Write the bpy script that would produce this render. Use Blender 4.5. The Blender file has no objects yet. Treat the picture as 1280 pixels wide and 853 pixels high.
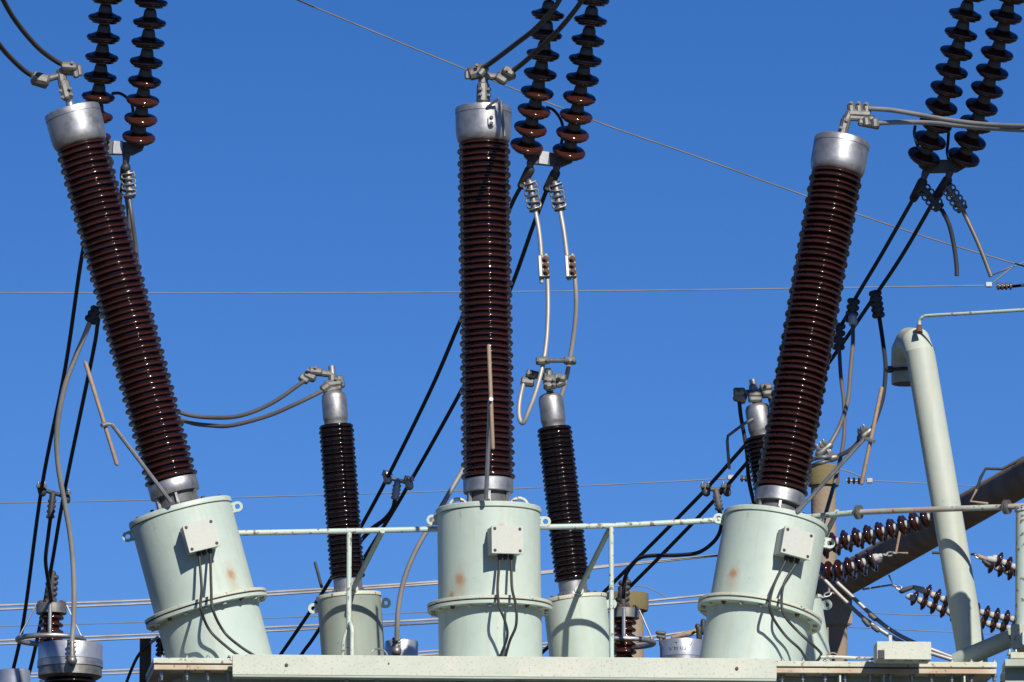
import bpy, math, random
from mathutils import Vector, Matrix
R = math.radians
random.seed(7)
scene = bpy.context.scene
COL = scene.collection

# ------------------------------------------------------------------ camera
PITCH, FPX, CAMZ = R(10.5), 8500.0, 1.6
cd = bpy.data.cameras.new('Camera'); cam = bpy.data.objects.new('Camera', cd); COL.objects.link(cam)
cam.location = (0, 0, CAMZ); cam.rotation_euler = (R(90) + PITCH, 0, 0)
cd.sensor_width = 36.0; cd.lens = FPX / 1280 * 36.0; cd.clip_start = 0.5; cd.clip_end = 6000
scene.camera = cam

# ------------------------------------------------------------------ light
SUN_E, SUN_A = R(35.5), R(22)          # elevation, azimuth to the right behind the camera
SUN = Vector((math.cos(SUN_E) * math.sin(SUN_A), -math.cos(SUN_E) * math.cos(SUN_A), math.sin(SUN_E)))
world = bpy.data.worlds.new('World'); scene.world = world; world.use_nodes = True
wt = world.node_tree; wt.nodes.clear()
wo = wt.nodes.new('ShaderNodeOutputWorld'); bg = wt.nodes.new('ShaderNodeBackground')
sk = wt.nodes.new('ShaderNodeTexSky'); sk.sky_type = 'NISHITA'; sk.sun_disc = False
sk.sun_elevation = SUN_E; sk.sun_rotation = math.atan2(SUN.x, SUN.y)
sk.air_density = 0.85; sk.dust_density = 0.3; sk.ozone_density = 3.2; sk.altitude = 300
tc = wt.nodes.new('ShaderNodeTexCoord'); mp = wt.nodes.new('ShaderNodeMapping'); mp.vector_type = 'TEXTURE'
mp.inputs['Scale'].default_value = (1, 1, 0.68)      # steeper zenith-ward gradient: very clear dry air
hs = wt.nodes.new('ShaderNodeHueSaturation'); hs.inputs['Saturation'].default_value = 1.31; hs.inputs['Hue'].default_value = 0.513; hs.inputs['Value'].default_value = 1.0
wt.links.new(tc.outputs['Generated'], mp.inputs['Vector']); wt.links.new(mp.outputs[0], sk.inputs['Vector'])
wt.links.new(sk.outputs[0], hs.inputs['Color']); 
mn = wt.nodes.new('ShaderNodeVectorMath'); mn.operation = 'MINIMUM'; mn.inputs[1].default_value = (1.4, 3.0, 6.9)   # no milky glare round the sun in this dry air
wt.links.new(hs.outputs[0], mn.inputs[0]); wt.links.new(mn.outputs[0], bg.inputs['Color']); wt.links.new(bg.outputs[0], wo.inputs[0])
bg.inputs['Strength'].default_value = 0.084
sd = bpy.data.lights.new('Sun', 'SUN'); so = bpy.data.objects.new('Sun', sd); COL.objects.link(so)
sd.energy = 5.0; sd.angle = R(0.53); sd.color = (1.0, 0.94, 0.85)
so.location = (12, -30, 40); so.rotation_euler = (-SUN).to_track_quat('-Z', 'Y').to_euler()
vs = scene.view_settings; vs.view_transform = 'Standard'; vs.look = 'None'; vs.exposure = 0.5; vs.gamma = 1.0
vs.use_curve_mapping = False

# ------------------------------------------------------------------ placing
CP, SP = math.cos(PITCH), math.sin(PITCH)
def P(px, py, Y):
    "world point that stands Y metres north of the camera"
    u = (px - 640.0) / FPX; v = (426.5 - py) / FPX
    d = Vector((u, CP - v * SP, SP + v * CP))
    return Vector((0, 0, CAMZ)) + d * (Y / d.y)
def pm(Y): return Y / CP / FPX          # metres per pixel at that distance

# ------------------------------------------------------------------ materials
def mat(name): 
    m = bpy.data.materials.new(name); m.use_nodes = True
    return m, m.node_tree, m.node_tree.nodes['Principled BSDF']
def nd(t, k, **kw):
    n = t.nodes.new(k)
    for a, b in kw.items():
        if a.startswith('i_'):
            n.inputs[a[2:].replace('_', ' ')].default_value = b
        else: setattr(n, a, b)
    return n
def mixc(t, fac, a, b):
    m = t.nodes.new('ShaderNodeMix'); m.data_type = 'RGBA'
    for s, v in ((m.inputs['Factor'], fac), (m.inputs[6], a), (m.inputs[7], b)):
        if hasattr(v, 'is_output'): t.links.new(v, s)
        elif isinstance(v, (int, float)): s.default_value = v
        else: s.default_value = (*v, 1)
    return m.outputs[2]
def ramp(t, src, lo, hi):
    n = t.nodes.new('ShaderNodeMapRange'); n.inputs[1].default_value = lo; n.inputs[2].default_value = hi
    n.interpolation_type = 'SMOOTHSTEP'; t.links.new(src, n.inputs[0]); return n.outputs[0]
def noise(t, vec, scale, detail=4, rough=.55):
    n = t.nodes.new('ShaderNodeTexNoise'); n.inputs['Scale'].default_value = scale
    n.inputs['Detail'].default_value = detail; n.inputs['Roughness'].default_value = rough
    t.links.new(vec, n.inputs['Vector']); return n.outputs[0]
def mathn(t, op, a, b):
    n = t.nodes.new('ShaderNodeMath'); n.operation = op
    for s, v in zip(n.inputs, (a, b)):
        if hasattr(v, 'is_output'): t.links.new(v, s)
        else: s.default_value = v
    return n.outputs[0]
def stretched(t, scale):
    c = t.nodes.new('ShaderNodeTexCoord'); m = t.nodes.new('ShaderNodeMapping'); m.inputs['Scale'].default_value = scale
    t.links.new(c.outputs['Object'], m.inputs['Vector']); return m.outputs[0]
def bump(t, b, h, strength, dist=.01):
    n = t.nodes.new('ShaderNodeBump'); n.inputs['Strength'].default_value = strength; n.inputs['Distance'].default_value = dist
    t.links.new(h, n.inputs['Height']); t.links.new(n.outputs[0], b.inputs['Normal'])

def paint(name, base, alt, rust=.62, spots=(), rough=.5, streak=True, speck=.0):
    m, t, b = mat(name)
    v = stretched(t, (1, 1, 1))
    c = mixc(t, ramp(t, noise(t, v, 2.3, 3), .38, .66), base, alt)
    c = mixc(t, mathn(t, 'MULTIPLY', ramp(t, noise(t, v, 11, 5), .45, .75), .35), c, tuple(x * .86 for x in base))
    if streak:
        s = noise(t, stretched(t, (16, 16, .9)), 1.0, 4)
        c = mixc(t, mathn(t, 'MULTIPLY', ramp(t, s, .50, .74), .42), c, (.31, .285, .20))
    if speck:
        c = mixc(t, mathn(t, 'MULTIPLY', ramp(t, noise(t, v, 55, 4), .56, .66), speck * 1.5), c, (.26, .24, .20))
    # small rust bleeding through chips
    r1 = ramp(t, noise(t, v, 26, 6, .6), rust, rust + .05)
    c = mixc(t, mathn(t, 'MULTIPLY', r1, .85), c, (.11, .05, .028))
    for (p, rad) in spots:
        for (zs, dz, rr, colr, amt, lo, hi) in ((.42, -1.1, 1.25, (.30, .24, .14), .55, 2.1, .5), (1, 0, 1.0, (.29, .125, .055), .72, 1.9, .9)):
            d = t.nodes.new('ShaderNodeVectorMath'); d.operation = 'DISTANCE'; d.inputs[1].default_value = (p[0], p[1], (p[2] + dz * rad) * zs)
            t.links.new(stretched(t, (1, 1, zs)), d.inputs[0])
            nz = mathn(t, 'MULTIPLY', noise(t, v, 34, 6, .7), rad * 2.0)
            dd = mathn(t, 'ADD', d.outputs['Value'], nz)
            n = t.nodes.new('ShaderNodeMapRange'); n.inputs[1].default_value = rad * (lo * rr + .55); n.inputs[2].default_value = rad * (hi * rr + .55)
            t.links.new(dd, n.inputs[0])
            c = mixc(t, mathn(t, 'MULTIPLY', n.outputs[0], amt), c, colr)
    t.links.new(c, b.inputs['Base Color']); b.inputs['Roughness'].default_value = rough
    b.inputs['Specular IOR Level'].default_value = .4
    bump(t, b, noise(t, v, 40, 4), .12, .004)
    return m
def metal(name, col, rough, metallic=1.0, var=.25, scale=9, grime=(.12, .11, .10), amount=.5):
    m, t, b = mat(name); v = stretched(t, (1, 1, 1))
    c = mixc(t, mathn(t, 'MULTIPLY', ramp(t, noise(t, v, scale, 5), .42, .74), amount), col, grime)
    t.links.new(c, b.inputs['Base Color']); b.inputs['Metallic'].default_value = metallic
    r = t.nodes.new('ShaderNodeMapRange'); r.inputs[3].default_value = rough * (1 - var); r.inputs[4].default_value = min(1, rough * (1 + var))
    t.links.new(noise(t, v, scale * 2.7, 4), r.inputs[0]); t.links.new(r.outputs[0], b.inputs['Roughness'])
    bump(t, b, noise(t, v, 60, 3), .10, .003)
    return m
def porcelain(name, col, rough=.10):
    m, t, b = mat(name); v = stretched(t, (1, 1, 1))
    c = mixc(t, ramp(t, noise(t, v, 5, 4), .35, .7), col, tuple(x * .72 for x in col))
    c = mixc(t, mathn(t, 'MULTIPLY', ramp(t, noise(t, v, 33, 5), .60, .78), .25), c, (.11, .085, .07))
    t.links.new(c, b.inputs['Base Color'])
    r = t.nodes.new('ShaderNodeMapRange'); r.inputs[3].default_value = rough * .7; r.inputs[4].default_value = rough * 1.6
    t.links.new(noise(t, v, 14, 3), r.inputs[0]); t.links.new(r.outputs[0], b.inputs['Roughness'])
    b.inputs['Specular IOR Level'].default_value = .5
    return m
def strand(name, col, alt, scale=90, rough=.5, metallic=.35, lay=False):
    m, t, b = mat(name)
    c = t.nodes.new('ShaderNodeTexCoord')
    w = t.nodes.new('ShaderNodeTexNoise'); w.inputs['Scale'].default_value = 3.0; w.inputs['Detail'].default_value = 5
    t.links.new(c.outputs['Object'], w.inputs['Vector'])
    cc = mixc(t, ramp(t, w.outputs[0], .35, .7), col, alt)
    t.links.new(cc, b.inputs['Base Color']); b.inputs['Roughness'].default_value = rough; b.inputs['Metallic'].default_value = metallic
    if not lay: return m
    wv = t.nodes.new('ShaderNodeTexWave'); wv.inputs['Scale'].default_value = scale; wv.bands_direction = 'DIAGONAL'
    t.links.new(c.outputs['Object'], wv.inputs['Vector']); bump(t, b, wv.outputs[0], .12, .003)
    return m
SAGE, SAGE2 = (0.332, 0.402, 0.358), (0.366, 0.424, 0.376)
M = {}
M['sage'] = paint('sage_paint', SAGE, SAGE2, rust=.70)
M['sage_dark'] = paint('weathered_sage_paint', (0.312, 0.3744, 0.3276), (0.2574, 0.2964, 0.2496), rust=.66)
M['sage_dull_shaded'] = paint('dull_shaded_sage_paint', (.205, .245, .212), (.175, .205, .172), rust=.66)  # weathered tone, with the small turret's partial shade mixed into the colour
M['rail'] = paint('rail_paint', (0.3276, 0.4212, 0.39), (0.4056, 0.4524, 0.4056), rust=.57, streak=False)
M['flange_top'] = paint('flange_paint', (.40, .435, .37), (.42, .40, .30), rust=.585, speck=.3)
M['box'] = paint('box_paint', (0.349, 0.376, 0.342), (0.376, 0.389, 0.349), rust=.70, speck=.12)
M['channel'] = paint('cream_paint', (0.3744, 0.4095, 0.3432), (0.4212, 0.4368, 0.3666), rust=.70, speck=.45, streak=False)
M['cover'] = paint('cover_paint', (0.4212, 0.4524, 0.39), (0.39, 0.39, 0.2964), rust=.60, speck=.25)
M['edge'] = paint('rust_bled_paint', (0.429, 0.39, 0.2964), (0.3276, 0.234, 0.156), rust=.60, speck=.2, streak=False)
M['alu'] = metal('cast_aluminium', (0.36, 0.36, 0.3672), .46, .85, .3, 11, (0.17, 0.17, 0.172), .65)
M['alu_old'] = metal('weathered_aluminium', (0.21, 0.205, 0.193), .5, .75, .25, 16, (0.1152, 0.108, 0.1008), .75)
M['zinc'] = metal('galvanised_steel', (0.3312, 0.3384, 0.3456), .45, .8, .25, 12, (0.1584, 0.1584, 0.1584), .6)
M['dark'] = metal('dark_steel', (0.0324, 0.0324, 0.0346), .6, .3, .2, 20, (0.0144, 0.0144, 0.0144), .5)
M['rustbolt'] = metal('rusty_steel', (0.1008, 0.054, 0.036), .8, .3, .2, 40, (0.036, 0.0252, 0.0216), .6)
M['tan'] = metal('oxidised_rod', (0.2592, 0.1872, 0.1368), .7, .2, .2, 30, (0.144, 0.108, 0.0864), .5)
M['porc'] = porcelain('brown_porcelain', (0.026, 0.0068, 0.0048), .05)
M['porc_dark'] = porcelain('black_brown_porcelain', (0.0060, 0.0028, 0.0025), .05)
M['porc_red'] = porcelain('red_brown_porcelain', (0.038, 0.0108, 0.0064), .07)
M['tan_bead'] = porcelain('tan_brown_porcelain', (.11, .055, .03), .3)
M['porc_far'] = porcelain('deep_brown_porcelain', (0.021, 0.0062, 0.0044), .12)
M['cap_grey'] = metal('grey_cap_steel', (0.0792, 0.0792, 0.0828), .62, .25, .2, 22, (0.0432, 0.0432, 0.0432), .5)
M['cap_white'] = metal('pale_zinc_cap', (.34, .335, .33), .7, .0, .2, 22, (.22, .21, .20), .5)
M['cable_pale'] = strand('bare_aluminium_cable', (0.3128, 0.306, 0.2924), (0.2312, 0.2244, 0.2142), lay=True)
M['cable_grey'] = strand('dull_grey_cable', (0.136, 0.1292, 0.1224), (0.0884, 0.085, 0.0816))
M['cable_dark'] = strand('blackened_conductor', (0.0136, 0.0163, 0.0231), (0.0082, 0.0088, 0.0122), metallic=.0, rough=.75)
M['cable_brown'] = strand('dark_brown_cable', (0.051, 0.0449, 0.0408), (0.034, 0.0313, 0.0299), metallic=.1, rough=.7)  # darker brown tone for the left and middle terminal cables
M['rubber'] = strand('black_sheathed_cable', (0.019, 0.0204, 0.0218), (0.0136, 0.0136, 0.015), metallic=0, rough=.6)
M['cable_black'] = strand('black_lead', (.006, .008, .012), (.004, .005, .008), metallic=0, rough=.8)
M['wire'] = strand('thin_steel_wire', (0.1496, 0.1632, 0.1836), (0.1156, 0.1292, 0.1428), metallic=.1)
M['brownpost'] = metal('brown_painted_steel', (0.0612, 0.036, 0.0187), .7, .1, .2, 14, (0.036, 0.0216, 0.0144), .5)
M['gasket'] = metal('gasket_rubber', (0.0144, 0.0115, 0.0101), .8, 0, .1, 20, (0.036, 0.0216, 0.0144), .4)
M['silverpaint'] = metal('silver_painted_steel', (0.396, 0.4176, 0.4536), .38, .7, .25, 10, (0.2592, 0.2736, 0.3024), .5)

def concrete(name, col, alt, lichen=None):
    m, t, b = mat(name); v = stretched(t, (1, 1, 1))
    c = mixc(t, ramp(t, noise(t, v, 1.6, 6), .35, .7), col, alt)
    c = mixc(t, mathn(t, 'MULTIPLY', ramp(t, noise(t, v, 24, 5), .5, .72), .4), c, tuple(x * .6 for x in col))
    if lichen: c = mixc(t, ramp(t, noise(t, v, 5, 6, .65), .33, .55), c, lichen)
    t.links.new(c, b.inputs['Base Color']); b.inputs['Roughness'].default_value = .9
    bump(t, b, noise(t, v, 30, 6), .4, .02)
    return m
M['concrete'] = concrete('pole_concrete', (0.2448, 0.1872, 0.1296), (0.1944, 0.1512, 0.108))
M['lichen'] = concrete('lichen_concrete', (.17, .135, .07), (.13, .108, .06), (.135, .110, .045))
M['beam'] = concrete('weathered_beam_concrete', (.195, .125, .078), (.115, .076, .050))
M['plinth'] = concrete('plinth_concrete', (0.2304, 0.2232, 0.2088), (0.1872, 0.18, 0.1656))
M['gravel'] = concrete('yard_gravel', (.060, .060, .046), (.045, .048, .034))

# ------------------------------------------------------------------ mesh helpers
W = {}
class MB:
    def __init__(s): s.v = []; s.f = []
    def add(s, vs, fs):
        n = len(s.v); s.v += [Vector(v) for v in vs]; s.f += [tuple(i + n for i in f) for f in fs]; return s
    def lathe(s, prof, F=Matrix(), seg=48, cap=True):
        vs = []; fs = []; n = len(prof)
        for (r, z) in prof:
            for k in range(seg):
                a = 2 * math.pi * k / seg; vs.append(F @ Vector((r * math.cos(a), r * math.sin(a), z)))
        for i in range(n - 1):
            for k in range(seg):
                k2 = (k + 1) % seg
                fs.append((i * seg + k, i * seg + k2, (i + 1) * seg + k2, (i + 1) * seg + k))
        if cap:
            fs.append(tuple(range(seg - 1, -1, -1))); fs.append(tuple((n - 1) * seg + k for k in range(seg)))
        return s.add(vs, fs)
    def tube(s, pts, rad, seg=10, rnd=False, closed=False):
        pts = [Vector(p) for p in pts]; n = len(pts)
        rad = list(rad) if hasattr(rad, '__len__') else [rad] * n
        if rnd and not closed:
            a, b = (pts[0] - pts[1]).normalized(), (pts[-1] - pts[-2]).normalized()
            r0, r1 = rad[0], rad[-1]
            pre = [(pts[0] + a * r0 * math.sin(t), r0 * math.cos(t)) for t in (R(84), R(60), R(30))]
            post = [(pts[-1] + b * r1 * math.sin(t), r1 * math.cos(t)) for t in (R(30), R(60), R(84))]
            pts = [p for p, _ in pre] + pts + [p for p, _ in post]
            rad = [r for _, r in pre] + rad + [r for _, r in post]; n = len(pts)
        tg = []
        for i in range(n):
            if closed: d = pts[(i + 1) % n] - pts[i - 1]
            else: d = pts[min(i + 1, n - 1)] - pts[max(i - 1, 0)]
            tg.append(d.normalized())
        ref = Vector((0, 0, 1)) if abs(tg[0].z) < .9 else Vector((1, 0, 0))
        nx = (ref - tg[0] * ref.dot(tg[0])).normalized(); vs = []; fs = []
        for i in range(n):
            nx = (nx - tg[i] * nx.dot(tg[i])).normalized(); ny = tg[i].cross(nx)
            for k in range(seg):
                a = 2 * math.pi * k / seg; vs.append(pts[i] + (nx * math.cos(a) + ny * math.sin(a)) * rad[i])
        for i in range(n if closed else n - 1):
            j = (i + 1) % n
            for k in range(seg):
                k2 = (k + 1) % seg; fs.append((i * seg + k, i * seg + k2, j * seg + k2, j * seg + k))
        if not closed:
            fs.append(tuple(range(seg - 1, -1, -1))); fs.append(tuple((n - 1) * seg + k for k in range(seg)))
        return s.add(vs, fs)
    def prism(s, poly, z0, z1, F=Matrix(), bev=0.0):
        "extrude a polygon (counter-clockwise xy list) from z0 to z1, optionally with chamfered rims"
        n = len(poly); c = Vector((sum(p[0] for p in poly) / n, sum(p[1] for p in poly) / n))
        def inset(b):
            o = []
            for i in range(n):
                p0, p, p1 = Vector(poly[i - 1]), Vector(poly[i]), Vector(poly[(i + 1) % n])
                e0, e1 = (p - p0).normalized(), (p1 - p).normalized()
                n0, n1 = Vector((-e0.y, e0.x)), Vector((-e1.y, e1.x))
                bi = (n0 + n1); k = 1 / max(.3, 1 + n0.dot(n1)); o.append(p + bi * k * b)
            return o
        if bev: L = [(inset(bev), z0), (poly, z0 + bev), (poly, z1 - bev), (inset(bev), z1)]
        else: L = [(poly, z0), (poly, z1)]
        vs = [F @ Vector((p[0], p[1], z)) for q, z in L for p in q]; fs = []
        for i in range(len(L) - 1):
            for k in range(n):
                k2 = (k + 1) % n; fs.append((i * n + k, i * n + k2, (i + 1) * n + k2, (i + 1) * n + k))
        fs.append(tuple(range(n - 1, -1, -1))); fs.append(tuple((len(L) - 1) * n + k for k in range(n)))
        return s.add(vs, fs)
    def box(s, sx, sy, sz, F=Matrix(), bev=0.0):
        x, y = sx / 2, sy / 2
        return s.prism([(-x, -y), (x, -y), (x, y), (-x, y)], -sz / 2, sz / 2, F, bev)
    def ringplate(s, ro, ri, t, F=Matrix(), seg=20):
        pr = [(ri, -t / 2), (ro, -t / 2), (ro, t / 2), (ri, t / 2), (ri, -t / 2)]
        return s.lathe(pr, F, seg, cap=False)
    def mesh(s, name, m, inv=None, ang=38):
        me = bpy.data.meshes.new(name)
        vs = [inv @ v for v in s.v] if inv is not None else s.v
        me.from_pydata([tuple(v) for v in vs], [], s.f); me.update()
        me.materials.append(m); me.polygons.foreach_set('use_smooth', [True] * len(me.polygons))
        me.set_sharp_from_angle(angle=R(ang)); return me
    def build(s, name, m, parent=None, F=None, ang=38):
        "vertices are world coordinates; the object's own frame is F"
        if F is None:
            if parent is not None: F = Matrix.Translation(W[parent].translation)
            else:
                lo = Vector((min(v.x for v in s.v), min(v.y for v in s.v), min(v.z for v in s.v)))
                hi = Vector((max(v.x for v in s.v), max(v.y for v in s.v), max(v.z for v in s.v)))
                F = Matrix.Translation(Vector(((lo.x + hi.x) / 2, (lo.y + hi.y) / 2, lo.z)))
        return link(name, s.mesh(name, m, F.inverted(), ang), parent, F)
def link(name, data, parent=None, F=Matrix()):
    o = bpy.data.objects.new(name, data); COL.objects.link(o); W[o] = F.copy()
    if parent is not None:
        o.parent = parent; o.matrix_basis = W[parent].inverted() @ F
    else: o.matrix_basis = F
    return o
def tag(o, label, cat, group=None, kind=None):
    o['label'] = label; o['category'] = cat
    if group: o['group'] = group
    if kind: o['kind'] = kind
    return o
def thing(name, F, label, cat, group=None):
    if not isinstance(F, Matrix): F = Matrix.Translation(F)
    return tag(link(name, None, None, F), label, cat, group)
def frame(o, z, x=Vector((1, 0, 0))):
    "frame at o with axis z and x as close as possible to x"
    z = Vector(z).normalized(); x = Vector(x)
    if abs(z.dot(x.normalized())) > .999: x = Vector((0, 0, 1))
    x = (x - z * x.dot(z)).normalized(); y = z.cross(x)
    F = Matrix((x, y, z)).transposed().to_4x4(); F.translation = o; return F
def spline(pts, sub=8):
    pts = [Vector(p) for p in pts]
    if len(pts) < 3: return pts
    q = [2 * pts[0] - pts[1]] + pts + [2 * pts[-1] - pts[-2]]; out = []
    for i in range(1, len(q) - 2):
        a, b, c, d = q[i - 1:i + 3]
        for k in range(sub):
            t = k / sub
            out.append(.5 * ((2 * b) + (c - a) * t + (2 * a - 5 * b + 4 * c - d) * t * t + (3 * b - a - 3 * c + d) * t ** 3))
    out.append(pts[-1]); return out
def SPL(l, sub=8): return spline([P(*p) for p in l], sub)
def wob(pts, amp):
    return [p + Vector((random.gauss(0, amp), random.gauss(0, amp), random.gauss(0, amp))) for p in pts]
def capsule(mb, a, b, ra, rb=None, seg=14):
    "rounded lump between two pixel points, radii in pixels"
    rb = ra if rb is None else rb
    A, B = P(*a), P(*b); k = pm(a[2])
    return mb.tube([A, A.lerp(B, .33), A.lerp(B, .67), B], [ra * k, ra * k * .67 + rb * k * .33, ra * k * .33 + rb * k * .67, rb * k], seg, True)
def cast(mb, a, b, ra, rb=None):
    "angular cast lug: eight-sided body with chamfered ends"
    rb = ra if rb is None else rb; A, B = P(*a), P(*b); k = pm(a[2]); d = (B - A)
    if d.length < 1e-6: d = Vector((0, 0, 1e-3))
    n = d.normalized(); ra *= k; rb *= k
    return mb.tube([A - n * ra * .62, A - n * ra * .30, B + n * rb * .30, B + n * rb * .62], [ra * .70, ra * .98, rb * .98, rb * .70], 10)
def hexbolt(r, h, washer=True, stud=True):
    mb = MB()
    if washer: mb.lathe([(r * 1.35, 0), (r * 1.35, h * .18)], seg=14)
    mb.prism([(r * math.cos(k * math.pi / 3), r * math.sin(k * math.pi / 3)) for k in range(6)], h * .18, h * .8, bev=r * .10)
    if stud: mb.lathe([(r * .55, h * .7), (r * .55, h * 1.25), (r * .4, h * 1.35)], seg=10)
    return mb
BOLT_RUST = hexbolt(.015, .026, True, False).mesh('bolt', M['rustbolt']); BOLT_ZINC = hexbolt(.016, .032).mesh('bolt', M['zinc'])
BOLT_FL = hexbolt(.017, .022, True, False).mesh('bolt', M['flange_top']); BOLT_ZFL = hexbolt(.016, .024, True, False).mesh('bolt', M['zinc'])
BOLT_SMALL = hexbolt(.011, .014, True, False).mesh('bolt', M['cap_grey'])
SCREW = hexbolt(.009, .008, True, False).mesh('screw', M['dark'])

# ------------------------------------------------------------------ setting: ground
g = MB().prism([(-900, -300), (900, -300), (900, 2500), (-900, 2500)], -.3, 0)
o = g.build('ground', M['gravel']); o['kind'] = 'structure'

# ------------------------------------------------------------------ transformer tank
def tank():
    YL, YR, DB = 48.95, 49.45, 3.3
    FL, FR = P(192, 822.3, YL), P(1246, 827.8, YR)
    ex = (FR - FL).normalized(); ez = Vector((0, 0, 1)); ez = (ez - ex * ez.dot(ex)).normalized(); ey = ez.cross(ex)
    F = Matrix((ex, ey, ez)).transposed().to_4x4(); F.translation = FL
    Lx = (FR - FL).length; k = pm(49.2)
    base = F @ Vector((Lx / 2, DB / 2, 0)); base.z = 0
    t = thing('transformer_tank', base, 'pale green steel transformer tank with bolted cover edge at bottom of view', 'transformer')
    back = -.12                                  # left end runs back a little to the left
    def plate(z0, z1, ins, name, m):
        poly = [(ins, ins), (Lx - ins, ins), (Lx - ins, DB), (back + ins, DB)]
        MB().prism(poly, z0, z1, F, .004).build(name, m, t)
    plate(-7 * k, 0, 0, 'cover_plate', M['cover'])
    plate(-8.4 * k, -7 * k - .001, .02, 'cover_gasket', M['gasket'])
    plate(-15 * k, -8.4 * k - .001, .004, 'tank_flange', M['edge'])
    # wall down to the plinth
    mb = MB(); hz = (F @ Vector((0, 0, 0))).z
    mb.prism([(.22, .20), (Lx - .22, .20), (Lx - .22, DB - .15), (.12, DB - .15)], -(hz - .5), -15 * k - .001, F)
    mb.build('tank_wall', M['sage_dark'], t)
    for px in (425, 560, 710, 790, 1046, 1101, 1202):
        x = (px - 192) * k
        MB().prism([(.0, 0), (.18, 0), (.18, .012), (0, .012)], -1.9, -15 * k - .002, F @ Matrix.Translation((x, .025, 0)) @ Matrix.Rotation(R(90), 4, 'Z')).build('stiffener', M['sage'], t)
    bz = hexbolt(.0165, .05).mesh('flange_bolt', M['zinc'])
    xs = [203, 233.5, 259.5, 285.5, 974, 1000, 1027, 1053, 1083, 1109, 1135, 1160, 1187, 1211, 1240] + list(range(312, 965, 27))
    for px in xs:
        link('flange_bolt', bz, t, F @ Matrix.Translation(((px - 192) * k + random.uniform(-.006, .006), .07, -15 * k - .002)) @ Matrix.Rotation(R(180), 4, 'X') @ Matrix.Rotation(random.random(), 4, 'Z'))
    for i in range(5):
        link('flange_bolt', bz, t, F @ Matrix.Translation((.06, .35 + i * .42, -15 * k - .002)) @ Matrix.Rotation(R(180), 4, 'X'))
    # nuts on top along the front edge
    nut = hexbolt(.015, .022).mesh('cover_nut', M['zinc'])
    for px in (203, 233.5, 259.5, 285.5, 974, 1000, 1027, 1053, 1083, 1135, 1187, 1211, 1240):
        link('cover_nut', nut, t, F @ Matrix.Translation(((px - 192) * k, .07, 0)))
    mb = MB().prism([(-.35, -.25), (Lx + .35, -.25), (Lx + .35, DB + .25), (-.35, DB + .25)], -hz, -(hz - .5) - .001, F)
    mb.build('plinth', M['plinth'], t)
    # straight cable channel along the front
    A, B = P(291, 818, 48.82), P(970.5, 822, 49.12)
    ex2 = (B - A).normalized(); F2 = frame(A, Vector((0, 0, 1)), ex2); Lc = (B - A).length
    F2 = Matrix((ex2, Vector((0, 0, 1)).cross(ex2), Vector((0, 0, 1)))).transposed().to_4x4(); F2.translation = A
    c = thing('cable_channel', F2, 'long pale cream steel channel along the front edge of the transformer cover', 'cable channel')
    MB().box(Lc, .10, 25.5 * k, F2 @ Matrix.Translation((Lc / 2, .05, -12.75 * k)), .004).build('duct', M['channel'], c, F2)
    MB().box(Lc - .004, .13, 2.2 * k, F2 @ Matrix.Translation((Lc / 2, .066, -26.7 * k)), .002).build('bottom_lip', M['sage_dark'], c, F2)
    for px in (432, 470, 618, 645, 812, 840):
        MB().box(.03, .06, .12, F2 @ Matrix.Translation(((px - 291) * k, .12, -30 * k)), .002).build('bracket', M['sage_dark'], c, F2)
    for px, py in ((357, 831), (914, 834)):
        s = hexbolt(.010, .010, True, False).mesh('screw', M['rustbolt'])
        link('screw', s, c, frame(F2 @ Vector(((px - 291) * k, -.001, -13 * k)), F2.to_3x3() @ Vector((0, -1, 0))))
    return F, k, Lx
TF, TK, TLX = tank()

# ------------------------------------------------------------------ bushings
def shed_profile(z0, z1, n, rbig, rsmall, rcore, th):
    pr = [(rcore, z0)]; p = (z1 - z0) / n
    for i in range(n):
        r = rbig if i % 2 == 0 else rsmall; z = z0 + p * (i + .5); h = th * (1 if i % 2 == 0 else .82)
        w = r - rcore
        pr += [(rcore, z - p * .34), (rcore + w * .30, z - h * .40), (rcore + w * .72, z - h * .40), (r - h * .30, z - h * .50), (r - h * .08, z - h * .36),
               (r, z - h * .10), (r - h * .05, z + h * .18), (r - h * .22, z + h * .40), (r - h * .50, z + h * .52), (rcore + w * .40, z + h * .80), (rcore, z + p * .46)]
    pr.append((rcore, z1)); return pr

def lug(F, x, z, side, name, parent, m, k):
    "lifting eye on the side of a turret, plate in the frame's xz plane"
    G = F @ Matrix.Translation((x, 0, z)) @ Matrix.Rotation(R(90), 4, 'X')
    mb = MB().ringplate(6.6 * k, 3.3 * k, 4.5 * k, G @ Matrix.Translation((side * 7.2 * k, 0, 0)), 20)
    for yy in (-4.8 * k, 4.8 * k): mb.box(9.0 * k, 3.4 * k, 4.4 * k, G @ Matrix.Translation((side * 3.6 * k, yy, 0)), .002)
    mb.build(name, m, parent, F)

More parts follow.
